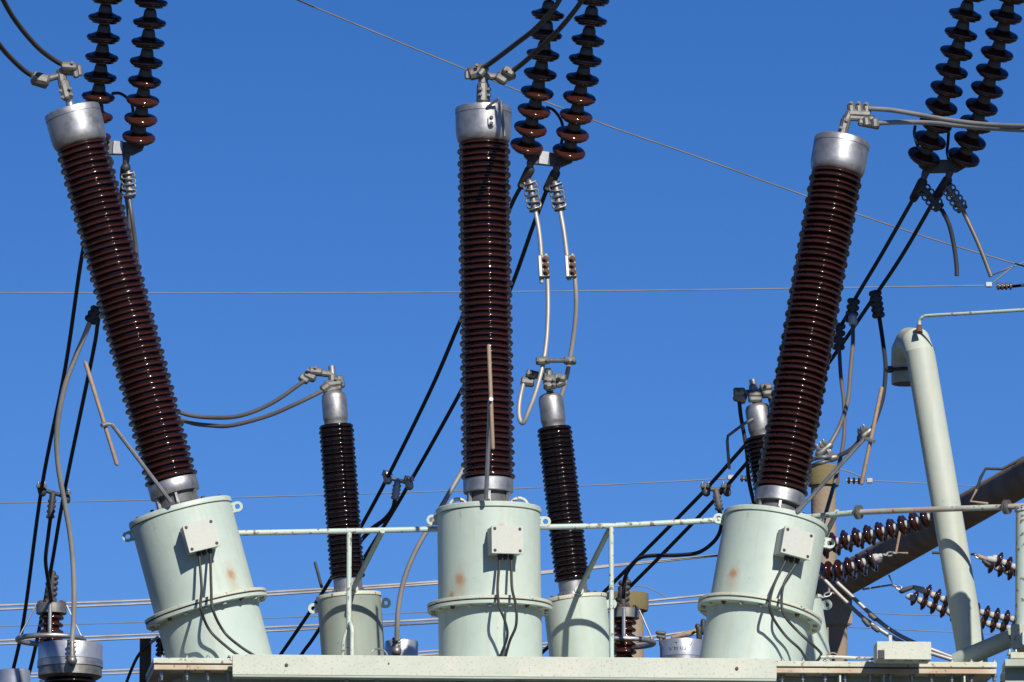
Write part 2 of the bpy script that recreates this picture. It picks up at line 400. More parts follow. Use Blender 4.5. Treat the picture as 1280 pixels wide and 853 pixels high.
def hv_bushing(base, rim, label, spots, boxang, boxz, lugs, cables, horn, hooks=()):
    A, B = P(*base), P(*rim); ax = B - A; k = pm(base[2]); s = ax.length / (626 * k)   # s stretches lengths to the axis
    F = frame(A, ax)
    t = thing('transformer_bushing', F, label, 'bushing', 'tall brown bushings on pale green turrets')
    Z = lambda z: z * k * s
    pm_ = paint('turret_paint', SAGE, SAGE2, rust=.69, spots=spots)
    MB().lathe([(64.2 * k, Z(-85)), (64.2 * k, Z(-2))], F, 96).build('turret_base', pm_, t, F)
    MB().lathe([(64.6 * k, Z(-5.2)), (77.0 * k, Z(-5.2)), (77.7 * k, Z(-4.6)), (77.7 * k, Z(-.9)), (77.0 * k, Z(-.6)), (60 * k, Z(-.6))], F, 96).build('lower_flange', M['sage'], t, F)
    MB().lathe([(75.8 * k, Z(-.6)), (75.8 * k, Z(1.0))], F, 96).build('flange_gasket', M['gasket'], t, F)
    MB().lathe([(60 * k, Z(1.0)), (77.3 * k, Z(1.0)), (77.9 * k, Z(1.5)), (77.9 * k, Z(4.4)), (77.2 * k, Z(5)), (60 * k, Z(5))], F, 96).build('upper_flange', M['flange_top'], t, F)
    MB().lathe([(64 * k, Z(5.1)), (64 * k, Z(116.5))], F, 96).build('turret', pm_, t, F)
    MB().lathe([(63 * k, Z(116.5)), (63 * k, Z(117.4))], F, 96).build('lid_gasket', M['rustbolt'], t, F)
    MB().lathe([(65.0 * k, Z(117.4)), (65.8 * k, Z(118)), (65.8 * k, Z(123)), (65.0 * k, Z(124)), (20 * k, Z(125))], F, 96).build('turret_lid', M['sage'], t, F)
    for i in range(18):
        a = R(10 + i * 20)
        link('flange_bolt', (BOLT_FL, BOLT_ZFL, BOLT_FL, BOLT_RUST)[i % 4], t, F @ Matrix.Rotation(a, 4, 'Z') @ Matrix.Translation((71.5 * k, 0, Z(-5.2))) @ Matrix.Rotation(R(180), 4, 'X'))
    for i in range(10):
        link('lid_bolt', BOLT_RUST, t, F @ Matrix.Rotation(R(18 + i * 36), 4, 'Z') @ Matrix.Translation((55 * k, 0, Z(124.4))))
    # seat of the porcelain: dark pedestal, small feet, cast base ring
    MB().lathe([(33 * k, Z(124.6)), (31 * k, Z(129)), (25.5 * k, Z(131)), (24.5 * k, Z(144))], F, 48).build('pedestal', M['cap_grey'], t, F)
    for i in range(6):
        G = F @ Matrix.Rotation(R(33 + 60 * i), 4, 'Z') @ Matrix.Translation((27.5 * k, 0, Z(134)))
        MB().box(4 * k, 3.0 * k, Z(19), G, .003).build('foot', M['alu'], t, F)
    MB().lathe([(25 * k, Z(143.4)), (30.4 * k, Z(144)), (31.2 * k, Z(145)), (31.2 * k, Z(160)), (30.4 * k, Z(161)), (24 * k, Z(161.5))], F, 64).build('base_ring', M['alu'], t, F)
    pr = shed_profile(Z(161), Z(590), 56, 33.9 * k, 31.9 * k, 27.0 * k, 3.9 * k)
    MB().lathe(pr, F, 72).build('porcelain_insulator', M['porc'], t, F, 60)
    cap = [(28.5 * k, Z(588.5)), (30.2 * k, Z(588.6)), (33.0 * k, Z(592)), (34.6 * k, Z(598)), (35.1 * k, Z(604)), (35.2 * k, Z(625.2)), (34.7 * k, Z(625.4)), (34.7 * k, Z(626.2)), (35.4 * k, Z(626.4)),
           (35.4 * k, Z(633)), (34.6 * k, Z(634.4)), (8 * k, Z(636.5))]
    MB().lathe(cap, F, 72).build('cap', M['alu'], t, F, 50)
    MB().lathe([(7 * k, Z(635.8)), (6.2 * k, Z(638)), (5 * k, Z(639)), (5 * k, Z(668))], F, 24).build('terminal_stem', M['alu'], t, F)
    for side, zz in lugs:
        lug(F, side * 63.5 * k, Z(zz), side, 'lifting_lug', t, M['sage'], k)
    for hx in hooks:
        G = F @ Matrix.Translation((hx * k, -10 * k, Z(124.4))) @ Matrix.Rotation(R(90), 4, 'X')
        mb = MB(); mb.tube([G @ Vector((11 * k * math.cos(a), 14 * k * math.sin(a) * .8, 0)) for a in [R(q) for q in range(0, 181, 15)]], 2.1 * k, 10)
        mb.build('lid_handle', M['cover'], t, F)
    # junction box
    G = F @ Matrix.Rotation(R(boxang), 4, 'Z') @ Matrix.Translation((0, -64 * k, Z(boxz)))
    bx = MB().box(38.5 * k, 22 * k, Z(33.5), G @ Matrix.Translation((0, -11.5 * k, 0)), .006).build('junction_box', M['box'], t, G)
    MB().box(40 * k, 2.6 * k, Z(35), G @ Matrix.Translation((0, -23.2 * k, 0)), .003).build('box_cover', M['box'], bx, G)
    for sx in (-16, 16):
        for sz in (-13.5, 13.5): link('screw', SCREW, bx, frame(G @ Vector((sx * k, -24.5 * k, Z(sz))), G.to_3x3() @ Vector((0, -1, 0))))
    for sx in (-7, 0, 7.5):
        MB().lathe([(3.2 * k, 0), (3.2 * k, 4 * k), (2.3 * k, 4.2 * k), (2.3 * k, 6.5 * k)], frame(G @ Vector((sx * k, -13 * k, Z(-16.8))), -ax, (1, 0, 0)), 14).build('cable_gland', M['dark'], bx, G)
    for i, (sx, pts, lab) in enumerate(cables):
        st = [G @ Vector((sx * k, -13 * k, Z(-21)))]
        path = spline(st + [P(*p) for p in pts], 8)
        tag(MB().tube(path, 1.75 * k, 8).build('control_cable', M['rubber']), lab, 'cable', 'thin black cables hanging from the turret boxes')
    # arcing horn
    h = horn; mb = MB(); pts = [P(*p) for p in h['arm']]
    kk = k
    mb.tube(pts, 2.7 * kk, 8).build('arcing_arm', M['zinc'], t, F)
    MB().tube([P(*h['rod'][0]), P(*h['rod'][1])], 2.6 * kk, 10, True).build('arcing_rod', M['tan'], t, F)
    return t, F, k, s

def connector(parent, F, m, lumps, boxes=(), bolts=(), name='terminal_clamp'):
    mb = MB()
    for l in lumps: cast(mb, *l)
    o = mb.build(name, m, parent, F, 30)
    for (px, py, Y) in bolts:
        link('clamp_bolt', BOLT_SMALL, o, frame(P(px, py, Y), (.15, -1, .12)))
    return o

# ---- left bushing
YL0, YL1 = 49.6, 49.48
tL, FL_, kL, sL = hv_bushing((257.8, 761.4, YL0), (91.8, 146.3, YL1),
    'leftmost tall brown ribbed bushing, leaning left on its pale green turret', [((.24, -.285, .165), .035)],
    12.5, 77, [(-1, 110), (1, 110)],
    [(-7, [(252, 735, 49.05), (251, 760, 48.95), (262, 788, 49.05), (285, 810, 49.0), (302, 822, 48.98)], 'black cable left of the pair hanging from the left turret box'),
     (7.5, [(264, 735, 49.05), (266, 762, 48.98), (280, 790, 49.05), (300, 808, 49.0), (322, 822, 48.98)], 'black cable right of the pair hanging from the left turret box')],
    dict(arm=[(214, 628, 49.15), (140, 531, 48.95), (133, 530, 48.93), (127, 532, 48.9)], rod=[(107, 454, 48.93), (146, 580, 48.97)]))
Y = YL1 - .02
connector(tL, FL_, M['alu_old'], [((84, 120, Y), (80, 104, Y), 8, 7), ((79, 106, Y), (76, 90, Y), 6.5, 6), ((76, 94, Y), (52, 101, Y), 4.5),
    ((45, 98, Y - .02), (57, 101, Y - .02), 9, 8), ((43, 102, Y), (56, 106, Y), 5.5), ((83, 86, Y), (96, 88, Y), 9.5, 7.5), ((80, 83, Y - .05), (93, 84, Y - .05), 6), ((93, 82, Y - .04), (95, 95, Y - .04), 4), ((99, 84, Y - .04), (100, 93, Y - .04), 3.6)],
    bolts=[(75.5, 114, Y - .05), (87, 111, Y - .05), (78, 122, Y - .05), (89, 118.5, Y - .055), (47, 93, Y - .075), (90, 79, Y - .085)])
# ---- centre bushing
tC, FC_, kC, sC = hv_bushing((612.3, 760, 50), (604.2, 143.5, 50.0),
    'middle tall brown ribbed bushing, upright on its pale green turret', [((-.215, -.31, .165), .042), ((-.275, -.255, .06), .022), ((.09, -.37, .55), .02)],
    15, 72, [(-1, 111), (1, 107)],
    [(-7, [(622, 735, 49.52), (624, 758, 49.42), (631, 776, 49.42), (634, 796, 49.46), (624, 824, 49.58)], 'black cable left of the pair hanging from the middle turret box'),
     (7.5, [(640, 735, 49.52), (645, 758, 49.42), (645, 782, 49.42), (637, 802, 49.48), (631, 824, 49.58)], 'black cable right of the pair hanging from the middle turret box')],
    dict(arm=[(607.5, 624, 49.55), (611, 545, 49.38), (612.5, 501, 49.28), (614, 499, 49.22)], rod=[(611, 433, 49.25), (616, 560, 49.27)]), hooks=(-38, 38))
Y = 49.98
connector(tC, FC_, M['alu_old'], [((604, 124, Y), (604, 108, Y), 9, 8), ((604, 112, Y), (604, 92, Y), 6.2), ((600, 94, Y), (624, 97, Y), 4.8),
    ((590, 92, Y), (600, 89, Y), 9, 10), ((584, 91, Y - .02), (584, 97, Y - .02), 3.4), ((606, 86, Y - .05), (601, 92, Y - .05), 5.5), ((628, 96, Y), (638, 92, Y), 8.5, 9), ((632, 88, Y - .05), (639, 92, Y - .05), 6), ((623, 97, Y - .02), (630, 101, Y - .02), 6)],
    bolts=[(601, 111.5, Y - .055), (600.5, 118.5, Y - .055), (611.5, 112, Y - .05), (611.5, 119.5, Y - .05), (596, 82, Y - .08), (634, 88, Y - .08)])
MB().tube([P(609, 134, 49.78), P(623, 123.5, 49.74), P(625.5, 126, 49.73), P(630.5, 171, 49.74)], 2.0 * kC, 8).build('horn_strip', M['alu_old'], tC, FC_)
pl = MB().prism([(4 * kC * math.cos(a), 7.4 * kC * math.sin(a) if False else 4 * kC * math.sin(a) + (3.6 * kC if math.sin(a) > 0 else -3.6 * kC)) for a in [R(q) for q in range(0, 360, 20)]], 0, .012, frame(P(614.3, 150.5, 49.785), (0.05, -1, .0), (1, 0, 0)))
plo = pl.build('cap_plug', M['alu'], tC, FC_)
for yy in (147, 154.5): link('clamp_bolt', BOLT_SMALL, plo, frame(P(614.3, yy, 49.77), (0, -1, 0)))
# ---- right bushing
tR, FR_, kR, sR = hv_bushing((949.5, 768, 50.4), (1051.5, 184, 50.75),
    'rightmost tall brown ribbed bushing, leaning right on its pale green turret', [((-.24, -.29, .20), .035)],
    21, 78, [(-1, 113), (1, 106)],
    [(-7, [(968, 730, 49.9), (962, 755, 49.8), (966, 772, 49.85), (982, 795, 49.9), (1000, 812, 49.85), (1008, 826, 49.6)], 'black cable left of the pair hanging from the right turret box'),
     (7.5, [(980, 730, 49.95), (977, 755, 49.85), (982, 772, 49.85), (1000, 792, 49.9), (1022, 812, 49.8), (1026, 820, 49.6), (1014, 832, 49.35), (1004, 824, 49.55)], 'black cable right of the pair hanging from the right turret box')],
    dict(arm=[(996, 641, 50.1), (1080, 549, 49.95), (1085, 549.5, 49.93), (1093, 552, 49.9)], rod=[(1102, 486, 49.92), (1077, 604, 49.95)]))
Y = 50.74
connector(tR, FR_, M['alu_old'], [((1053.5, 166, Y), (1057, 152, Y), 6.5), ((1056, 156, Y), (1062, 142, Y), 5.5), ((1062, 147, Y), (1090, 149, Y), 4.5), ((1064, 142, Y), (1085, 143, Y), 6),
    ((1064, 133, Y), (1064.5, 139, Y), 5.5), ((1073.5, 133.5, Y), (1074, 139, Y), 5.5), ((1083, 134, Y), (1083.5, 140, Y), 5.5), ((1076, 153, Y), (1096, 157, Y), 5.5), ((1083, 150, Y - .02), (1083.5, 155, Y - .02), 5.5), ((1093.5, 152, Y - .02), (1094, 157, Y - .02), 5.8)],
    bolts=[(1051, 160, Y - .04), (1058, 151, Y - .04), (1064, 129, Y - .03), (1073.5, 129, Y - .03), (1083, 130, Y - .03)])

def lv_bushing(lid, shoulder, label, with_base=True):
    A, B = P(*lid), P(*shoulder); ax = B - A; k = pm(lid[2]); s = ax.length / (254 * k)
    F = frame(A, ax)
    t = thing('small_bushing', F, label, 'bushing', 'slim black bushings behind the guard rail')
    Z = lambda z: z * k * s
    MB().lathe([(39.4 * k, Z(-100)), (39.4 * k, Z(-3))], F, 72).build('turret', M['sage'] if with_base else M['sage_dull_shaded'], t, F)
    MB().lathe([(39.8 * k, Z(-3)), (40.6 * k, Z(-2.6)), (40.6 * k, Z(1)), (40 * k, Z(1.8)), (12 * k, Z(2.2))], F, 72).build('turret_lid', M['cover'], t, F)
    for i in range(8): link('lid_bolt', BOLT_RUST, t, F @ Matrix.Rotation(R(20 + i * 45), 4, 'Z') @ Matrix.Translation((29 * k, 0, Z(2))))
    MB().lathe([(21 * k, Z(2)), (20 * k, Z(8)), (17.8 * k, Z(9)), (17.8 * k, Z(22)), (17 * k, Z(23)), (12 * k, Z(23.4))], F, 48).build('base_ring', M['alu'], t, F)
    MB().lathe(shed_profile(Z(22.5), Z(217), 34, 22.4 * k, 21.6 * k, 18.4 * k, 3.8 * k), F, 60).build('porcelain_insulator', M['porc_dark'], t, F, 60)
    MB().lathe([(14.5 * k, Z(216)), (14.5 * k, Z(222)), (15.2 * k, Z(223)), (15.6 * k, Z(226)), (15.6 * k, Z(250)), (15.0 * k, Z(254)), (13.2 * k, Z(257.5)), (9 * k, Z(259.8)), (4 * k, Z(260.5))], F, 48).build('cap', M['alu'], t, F, 45)
    MB().lathe([(5.2 * k, Z(259.5)), (4.4 * k, Z(262)), (4.4 * k, Z(292))], F, 20).build('terminal_stem', M['alu'], t, F)
    for side in (-1, 1): 
        G = F @ Matrix.Translation((side * 45 * k, 0, Z(-12))) @ Matrix.Rotation(R(90), 4, 'X')
        mb = MB(); mb.ringplate(6.5 * k, 2.8 * k, 4 * k, G, 18)
        mb.box(7 * k, 11 * k, 3.6 * k, G @ Matrix.Translation((-side * 5 * k, 0, 0)), .002); mb.build('lifting_lug', M['sage'], t, F)
    return t, F, k
YV = 51.6
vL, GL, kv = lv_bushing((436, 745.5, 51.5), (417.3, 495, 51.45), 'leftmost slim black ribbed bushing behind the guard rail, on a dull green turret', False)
Y = 51.44
connector(vL, GL, M['alu_old'], [((416, 485, Y), (415.5, 471, Y), 6, 5), ((409, 481, Y - .02), (424, 479, Y - .02), 5.5), ((410, 488, Y - .02), (424, 485, Y - .02), 4.5), ((414, 468, Y), (396, 466, Y), 4.5), ((390, 464, Y - .02), (400, 465, Y - .02), 5.5, 5),
    ((384, 469, Y), (391, 472, Y), 6.5), ((377, 472, Y), (383, 476, Y), 5), ((424, 473, Y + .02), (426, 482, Y + .02), 5.5), ((405, 486, Y - .03), (409, 483, Y - .03), 6)],
    bolts=[(420, 474, Y - .05), (394, 460, Y - .05), (385, 463, Y - .05), (427, 477, Y - .02)])
vC, GC, kv = lv_bushing((718, 748.5, 51.66), (688.3, 498, 51.6), 'slim black ribbed bushing just right of the middle turret, on a clean pale green turret')
Y = 51.54
connector(vC, GC, M['alu_old'], [((687, 486, Y), (686.5, 466, Y), 5.5, 5), ((683, 475, Y - .03), (691, 475, Y - .03), 6.5), ((683, 482, Y - .03), (691, 482, Y - .03), 6), ((680, 471, Y), (666, 468, Y), 5), ((661, 467, Y - .02), (668, 469, Y - .02), 5.5), ((655, 477, Y), (664, 478, Y), 6.5),
    ((696, 472, Y - .02), (704, 473, Y - .02), 5.5), ((697, 480, Y), (703, 478, Y), 5.5)],
    bolts=[(682.5, 474.5, Y - .08), (692, 475, Y - .08), (682.5, 480.5, Y - .08), (692, 481, Y - .08), (665, 466.5, Y - .07), (699, 471.5, Y - .07)])
vR, GR, kv = lv_bushing((987, 752, 53.0), (946.5, 510.5, 52.95), 'slim black ribbed bushing half hidden behind the rightmost tall brown bushing')
Y = 52.94
connector(vR, GR, M['alu_old'], [((944, 500, Y), (941.5, 484, Y), 6, 5.5), ((938, 493, Y - .03), (949, 493, Y - .03), 5), ((938, 499, Y - .03), (950, 499, Y - .03), 4.6), ((920, 490, Y - .02), (928, 490, Y - .02), 5.5), ((921, 496, Y), (929, 499, Y), 6.5), ((928, 492, Y), (958, 488, Y), 4),
    ((953, 485, Y - .02), (962, 484, Y - .02), 5.5), ((955, 492, Y), (962, 491, Y), 6.5)], bolts=[(923, 487, Y - .07), (957, 482, Y - .07)])

# ------------------------------------------------------------------ guard rail between the turret rows
def rail():
    k = pm(50.7)
    t = thing('guard_rail', P(600, 822, 50.7), 'thin pale green pipe rail running behind the turrets at mid height', 'guard rail')
    MB().tube([P(270, 667, 50.62), P(436, 664, 50.62), P(600, 660.5, 50.62), P(763, 657.5, 50.62), P(907, 650, 50.6), P(960, 648, 50.66)], 3.5 * k, 12).build('top_rail', M['rail'], t)
    MB().tube([P(436.5, 664, 50.62), P(436, 780, 50.62), P(436, 830, 50.62)], 3.2 * k, 12).build('post', M['rail'], t)
    MB().tube([P(764, 657.5, 50.62), P(764.5, 830, 50.62)], 3.1 * k, 12).build('post', M['rail'], t)
    for a, b in (((478, 664, 50.57), (442, 735, 51.25)), ((762, 661.5, 50.64), (724, 738, 51.40)), ((1046, 640, 51.0), (1022, 690, 52.7))):
        b_ = MB(); b_.tube([P(*a), P(*b)], 3.4 * k, 10); b_.lathe([(6 * k, 0), (6 * k, .015)], frame(P(*b), P(*b) - P(*a)), 16); b_.build('stay', M['sage_dark'], t)
    MB().tube(SPL([(437, 778, 50.62), (440, 786, 50.54), (440, 800, 50.54), (440, 830, 50.54)], 4), 2.6 * k, 10).build('foot_brace', M['rail'], t)
    MB().tube(SPL([(436, 784, 50.62), (430, 800, 50.63), (428, 830, 50.68)], 4), 2.6 * k, 10).build('foot_brace', M['rail'], t)
rail()
def pipe_right():
    k = pm(50.3)
    t = thing('cross_pipe', P(1130, 640, 50.3), 'thin flaking pipe with small flanges running from right turret past the vent pipe', 'pipe')
    a = [(985, 649, 51.1), (1074, 640.5, 50.7), (1165, 637, 50.35), (1256, 634, 50.05), (1290, 632, 49.98)]
    MB().tube([P(*p) for p in a[:2]], 3.6 * k, 12).build('pipe_section', M['rail'], t)
    MB().tube([P(*p) for p in a[1:]], 3.6 * k, 12).build('pipe_section', paint('chipped_pipe_paint', (.27, .215, .18), (.33, .36, .32), rust=.6, streak=False), t)
    d = P(*a[3]) - P(*a[1])
    for px, py, Y in ((1072, 640.6, 50.71), (1074.5, 640.4, 50.69), (1257, 634, 50.05), (1260, 633.9, 50.04)):
        MB().lathe([(9 * k, -.008), (9 * k, .008)], frame(P(px, py, Y), d), 20).build('pipe_flange', M['alu_old'], t)
pipe_right()

# ------------------------------------------------------------------ vent pipe with elbow
def vent():
    Yb, Yt = 50.6, 50.6
    k = pm(50.6); r = 18.3 * k
    t = thing('vent_pipe', P(1215, 830, Yb), 'fat pale green vent pipe with hooked elbow top at right', 'vent pipe')
    A, B = P(1217, 832, Yb), P(1149.5, 438, Yt)
    pnt = paint('vent_paint', (0.337, 0.374, 0.324), (0.362, 0.387, 0.331), rust=.70)
    MB().tube([A, A.lerp(B, .5), B], r, 48).build('riser', pnt, t)
    d = (B - A).normalized(); back = Vector((-.17, .98, 0)); back = (back - d * back.dot(d)).normalized()
    Rb = r * 2.15
    seg = [B - d * .05] + [B + back * Rb * (1 - math.cos(a)) + d * math.sin(a) * r * 1.05 for a in [R(q) for q in (0, 45, 90, 135, 180)]]
    # mitred elbow: straight facets between stations
    mb = MB(); mb.tube([seg[0]] + seg[2:], r * 1.003, 48); mb.build('elbow', pnt, t, None, 20)
    e = seg[-1]; q = P(1133, 480, (e.y))
    MB().tube([e, e - Vector((0, 0, 1)) * (e.z - q.z)], r * 1.0, 48).build('outlet', pnt, t)
    eb = Vector((e.x, e.y, q.z)); MB().lathe([(r * .93, -.004), (r * .93, -.002)], Matrix.Translation(eb), 40).build('opening_shade', M['dark'], t)  # dark disc stands in for the shade inside the open end
    MB().tube([P(1112, 462, 50.9), P(1138, 460.5, 50.9)], 2.4 * k, 8, True).build('outlet_clip', M['dark'], t)
    MB().tube([P(1111, 462, 50.9), P(1113.5, 462, 50.9)], 4.6 * k, 8, True).build('clip_knob', M['dark'], t)
    tb = MB().tube(SPL([(1149, 413, 50.5), (1149.5, 402, 50.5), (1153, 397, 50.48), (1160, 395, 50.45), (1210, 392, 50.2), (1290, 387, 49.9), (1330, 385, 49.7)]), 2.2 * k, 10).build('relief_tube', M['rail'], t)
    MB().tube([P(1149, 416, 50.48), P(1149, 407, 50.5)], [4.5 * k, 3 * k], 8).build('tube_nut', M['rustbolt'], tb)
vent()

# ------------------------------------------------------------------ column, arm and boxes at right
def right_side():
    k = pm(49.3)
    t = thing('support_column', P(1282, 830, 49.3), 'pale blue-green steel column at the right edge', 'column')
    MB().tube([P(1284, 640, 50.0), P(1283, 812, 50.0)], 14.5 * k, 40).build('column_tube', M['rail'], t)
    MB().lathe([(16 * k, 0), (16 * k, .03), (8 * k, .045)], frame(P(1284, 640, 50.0), (0, 0, 1)), 40).build('column_cap', M['rail'], t)
    for i in range(6):
        link('cap_bolt', BOLT_RUST, t, frame(P(1284, 637, 50.0) + Vector((13 * k * math.cos(i * 1.05), 13 * k * math.sin(i * 1.05), .0)), (0, 0, 1)))
    hd = thing('beam_arm', P(1230, 820, 49.4), 'grey-green round arm with square head block at bottom right', 'steel arm')
    MB().tube([P(1196, 827, 50.2), P(1266, 797, 49.95)], 11.5 * k, 32).build('arm_tube', M['sage_dark'], hd)
    h = MB().box(34 * k, .2, 30 * k, frame(P(1283, 798, 49.82), (0.02, .05, 1), (1, -.25, 0)), .006).build('head_block', M['cover'], hd)
    MB().lathe([(10 * k, 0), (10 * k, .012)], frame(P(1284, 798, 49.71), (0.1, -1, 0)), 24).build('cover_disc', M['sage'], h)
    f = thing('flange_joint', P(1265, 840, 49.2), 'shaded bolted flange joint below the arm at bottom right corner', 'flange')
    MB().box(60 * k, .3, 8 * k, frame(P(1292, 823, 49.1), (0, 0, 1)), .004).build('flange_plate', M['cover'], f)
    MB().box(70 * k, .34, 9 * k, frame(P(1290, 832.5, 49.1), (0, 0, 1)), .004).build('flange_plate', M['sage_dark'], f)
    MB().box(76 * k, .5, 60 * k, frame(P(1292, 868, 49.3), (0, 0, 1)), .004).build('stub', M['sage_dark'], f)
    for px in (1262, 1270): link('flange_bolt', BOLT_ZINC, f, frame(P(px, 819.5, 49.0), (0, 0, 1)))
    bx = thing('terminal_box', P(1128, 827, 49.2), 'small speckled cream box sitting on the cover edge before the vent pipe', 'box')
    Fb = frame(P(1128, 816, 49.15), (0, 0, 1), (1, .06, 0))
    MB().box(67 * k, .22, 22.5 * k, Fb, .004).build('box_body', M['channel'], bx, Fb)
    MB().box(8 * k, .012, 10.5 * k, Fb @ Matrix.Translation((-28.5 * k, -.112, -5 * k)), .001).build('dark_opening', M['dark'], bx, Fb)
    for sx in (-16, 6, 24): MB().box(9 * k, .06, 1.8 * k, Fb @ Matrix.Translation((sx * k, -.06, -12.2 * k)), .001).build('foot_pad', M['cover'], bx, Fb)
    MB().box(4 * k, .03, 12 * k, Fb @ Matrix.Translation((-14 * k, .05, 17 * k)), .002).build('upright_tab', M['zinc'], bx, Fb)
    # loose clutter on the cover
    tag(MB().tube(SPL([(1026, 822, 49.4), (1040, 821.5, 49.4), (1075, 823, 49.4), (1092, 823.5, 49.35)]), 2.2 * k, 8).build('conduit', M['cover']), 'pale conduit lying on the cover left of the speckled box', 'conduit')
    tag(MB().tube(SPL([(1029, 823, 49.5), (1036, 817.5, 49.5), (1044, 817, 49.5), (1051, 824, 49.5)]), 1.0 * k, 6).build('wire_loop', M['tan']), 'thin tan wire loop standing on the cover behind the conduit', 'wire')
    tag(MB().tube(SPL([(464, 815, 49.1), (470, 811.5, 49.1), (479, 813, 49.05), (484, 819, 49.0), (486, 830, 48.9)]), 1.2 * k, 6).build('wire_loop', M['cable_pale']), 'thin pale wire loop hooked over the cream channel', 'wire')
    pp = P(182, 799, 49.9); q = P(182, 1000, 49.9)
    m = MB(); m.box(14 * k, 14 * k, pp.z - 6.2, frame((pp + Vector((0, 0, -(pp.z - 6.2) / 2))), (0, 0, 1)), .003)
    tag(m.build('steel_stub', M['brownpost']), 'short square brown steel post at the left end of the cover', 'post')
    t2 = thing('pin_insulator', P(198, 822, 49.8), 'small black and white pin insulator beside the brown post', 'insulator')
    MB().lathe(shed_profile(0, 22 * k, 4, 6 * k, 5.6 * k, 3.5 * k, 3.5 * k), frame(P(200, 821, 49.7), (0, 0, 1)), 24).build('sheds', M['porc_dark'], t2)
    MB().tube([P(200, 801, 49.7), P(197, 797, 49.7), P(189, 803, 49.75)], 2.2 * k, 8, True).build('clamp', M['zinc'], t2)
    tag(MB().tube(SPL([(189, 803, 49.75), (174, 818, 49.9), (164, 838, 50.0), (152, 870, 50.1)]), 2.0 * k, 8).build('earth_lead', M['rubber']), 'black lead sagging left from the brown steel post', 'cable')
    tag(MB().tube([P(402, 734, 51.1), P(394, 704, 51.1)], 2.0 * k, 8, True).build('steel_rod', M['dark']), 'short dark rod standing on the leftmost small turret lid', 'rod')
right_side()
def side_drum():  # unseen drum added to cast the shadow across the vent pipe
    k = pm(48.9); T = P(1318, 497, 48.9); h = T.z - .3
    t = thing('shadow_drum', Vector((T.x, T.y, .0)), 'tall green drum added out of view to shade the vent pipe foot', 'drum')
    MB().lathe([(.115, .0), (.115, h), (.10, h + .05), (.04, h + .06)], Matrix.Translation((T.x, T.y, .2)), 32).build('drum_body', M['sage'], t)
    for i in range(8): link('top_bolt', BOLT_RUST, t, Matrix.Translation((T.x + .108 * math.cos(i * .785), T.y + .108 * math.sin(i * .785), T.z - .1)))
    MB().lathe([(.25, 0), (.25, .2)], Matrix.Translation((T.x, T.y, 0)), 24).build('footing', M['plinth'], t)
side_drum()

# ------------------------------------------------------------------ insulator strings overhead
def disc_meshes(tagname, pm_, cm):
    d = MB().lathe([(.016, -.048), (.030, -.050), (.052, -.034), (.070, -.046), (.074, -.036), (.094, -.042), (.092, -.028)] + [(.1035 + .0235 * math.cos(R(q)), -.006 + .0235 * math.sin(R(q))) for q in range(-100, 101, 20)] + [(.086, .024), (.068, .032), (.054, .040), (.040, .042)], seg=48).mesh('insulator_disc', pm_, None, 50)
    c = MB().lathe([(.050, .030), (.053, .038), (.051, .050), (.0475, .072), (.043, .088), (.034, .099), (.020, .103), (.011, .104), (.010, .118)], seg=28).mesh('disc_cap', cm, None, 45)
    return d, c
DISC, CAPG = disc_meshes('a', M['porc_red'], M['cap_grey'])
DISC_F, CAPW = disc_meshes('b', M['porc_far'], M['cap_white'])
def string(pts, Y0, pitch, label, group, toward=1, d=DISC, c=CAPG, extra=0, cat='insulator string', scale=1.0):
    "pts: pixel disc centres from the bottom end up; the depth follows from the constant disc pitch"
    n = len(pts)
    # quadratic smoothing of the read-off centres
    out = []
    import numpy as np
    tt = np.arange(n); cx = np.polyfit(tt, [p[0] for p in pts], 2 if n > 3 else 1); cy = np.polyfit(tt, [p[1] for p in pts], 2 if n > 3 else 1)
    tn = np.arange(n + extra); X = np.polyval(cx, tn); Yp = np.polyval(cy, tn)
    Y = Y0; w = [P(X[0], Yp[0], Y)]
    for i in range(1, n + extra):
        if i < n or n <= 3:
            s = math.hypot(X[i] - X[i - 1], Yp[i] - Yp[i - 1]); mpp = pm(Y)
            dz = math.sqrt(max((pitch * .03) ** 2, pitch ** 2 - (s * mpp) ** 2))
            Y -= toward * dz; w.append(P(X[i], Yp[i], Y))
        else:
            w.append(w[-1] + (w[-1] - w[-2]).normalized() * pitch)
    t = thing('insulator_string', w[0], label, cat, group)
    for i, p in enumerate(w):
        tan = (w[min(i + 1, len(w) - 1)] - w[max(i - 1, 0)]).normalized()
        F = frame(p, tan) @ Matrix.Rotation(random.random() * 6, 4, 'Z') @ Matrix.Scale(scale, 4)
        do = link('insulator_disc', d, t, F); link('disc_cap', c, do, F)
    mb = MB().tube([p for p in w], .012 * scale, 8); mb.build('pin_rod', M['dark'], t)
    return t, w
SG = 'brown disc insulator strings hanging from above'
LA = [(118, 169), (120.5, 145), (123, 120.5), (125.2, 95.5), (127, 71.5), (129.5, 46.7), (131, 21.7), (133, -3)]
LB = [(173.2, 171), (176.2, 148), (178.9, 125), (181, 101.8), (182.6, 76.8), (184.7, 52), (187, 27.2), (189, 3)]
CA = [(658.4, 182), (663.4, 160.4), (667.9, 138), (671.4, 115.2), (675, 91.5), (679, 67.4), (682.7, 42), (684.5, 18.2)]
CB = [(711, 188.5), (716, 167.4), (720.6, 144.6), (724.4, 121.7), (728, 98.3), (732, 73.9), (734.7, 49), (737.9, 24.6), (741.5, 0)]
RA = [(1155, 194.4), (1163.3, 175), (1170, 155), (1177, 132.5), (1183.3, 110.4), (1189.5, 87.8), (1196, 64.4), (1201.8, 41.5), (1206.5, 18.3)]
RB = [(1205, 196), (1212.8, 175), (1220, 155), (1227.4, 133), (1234.3, 111), (1240.6, 89), (1246.3, 65.8), (1252, 43.3), (1257.5, 20)]
YS = 51.5; PITCHM = .161
tops = []
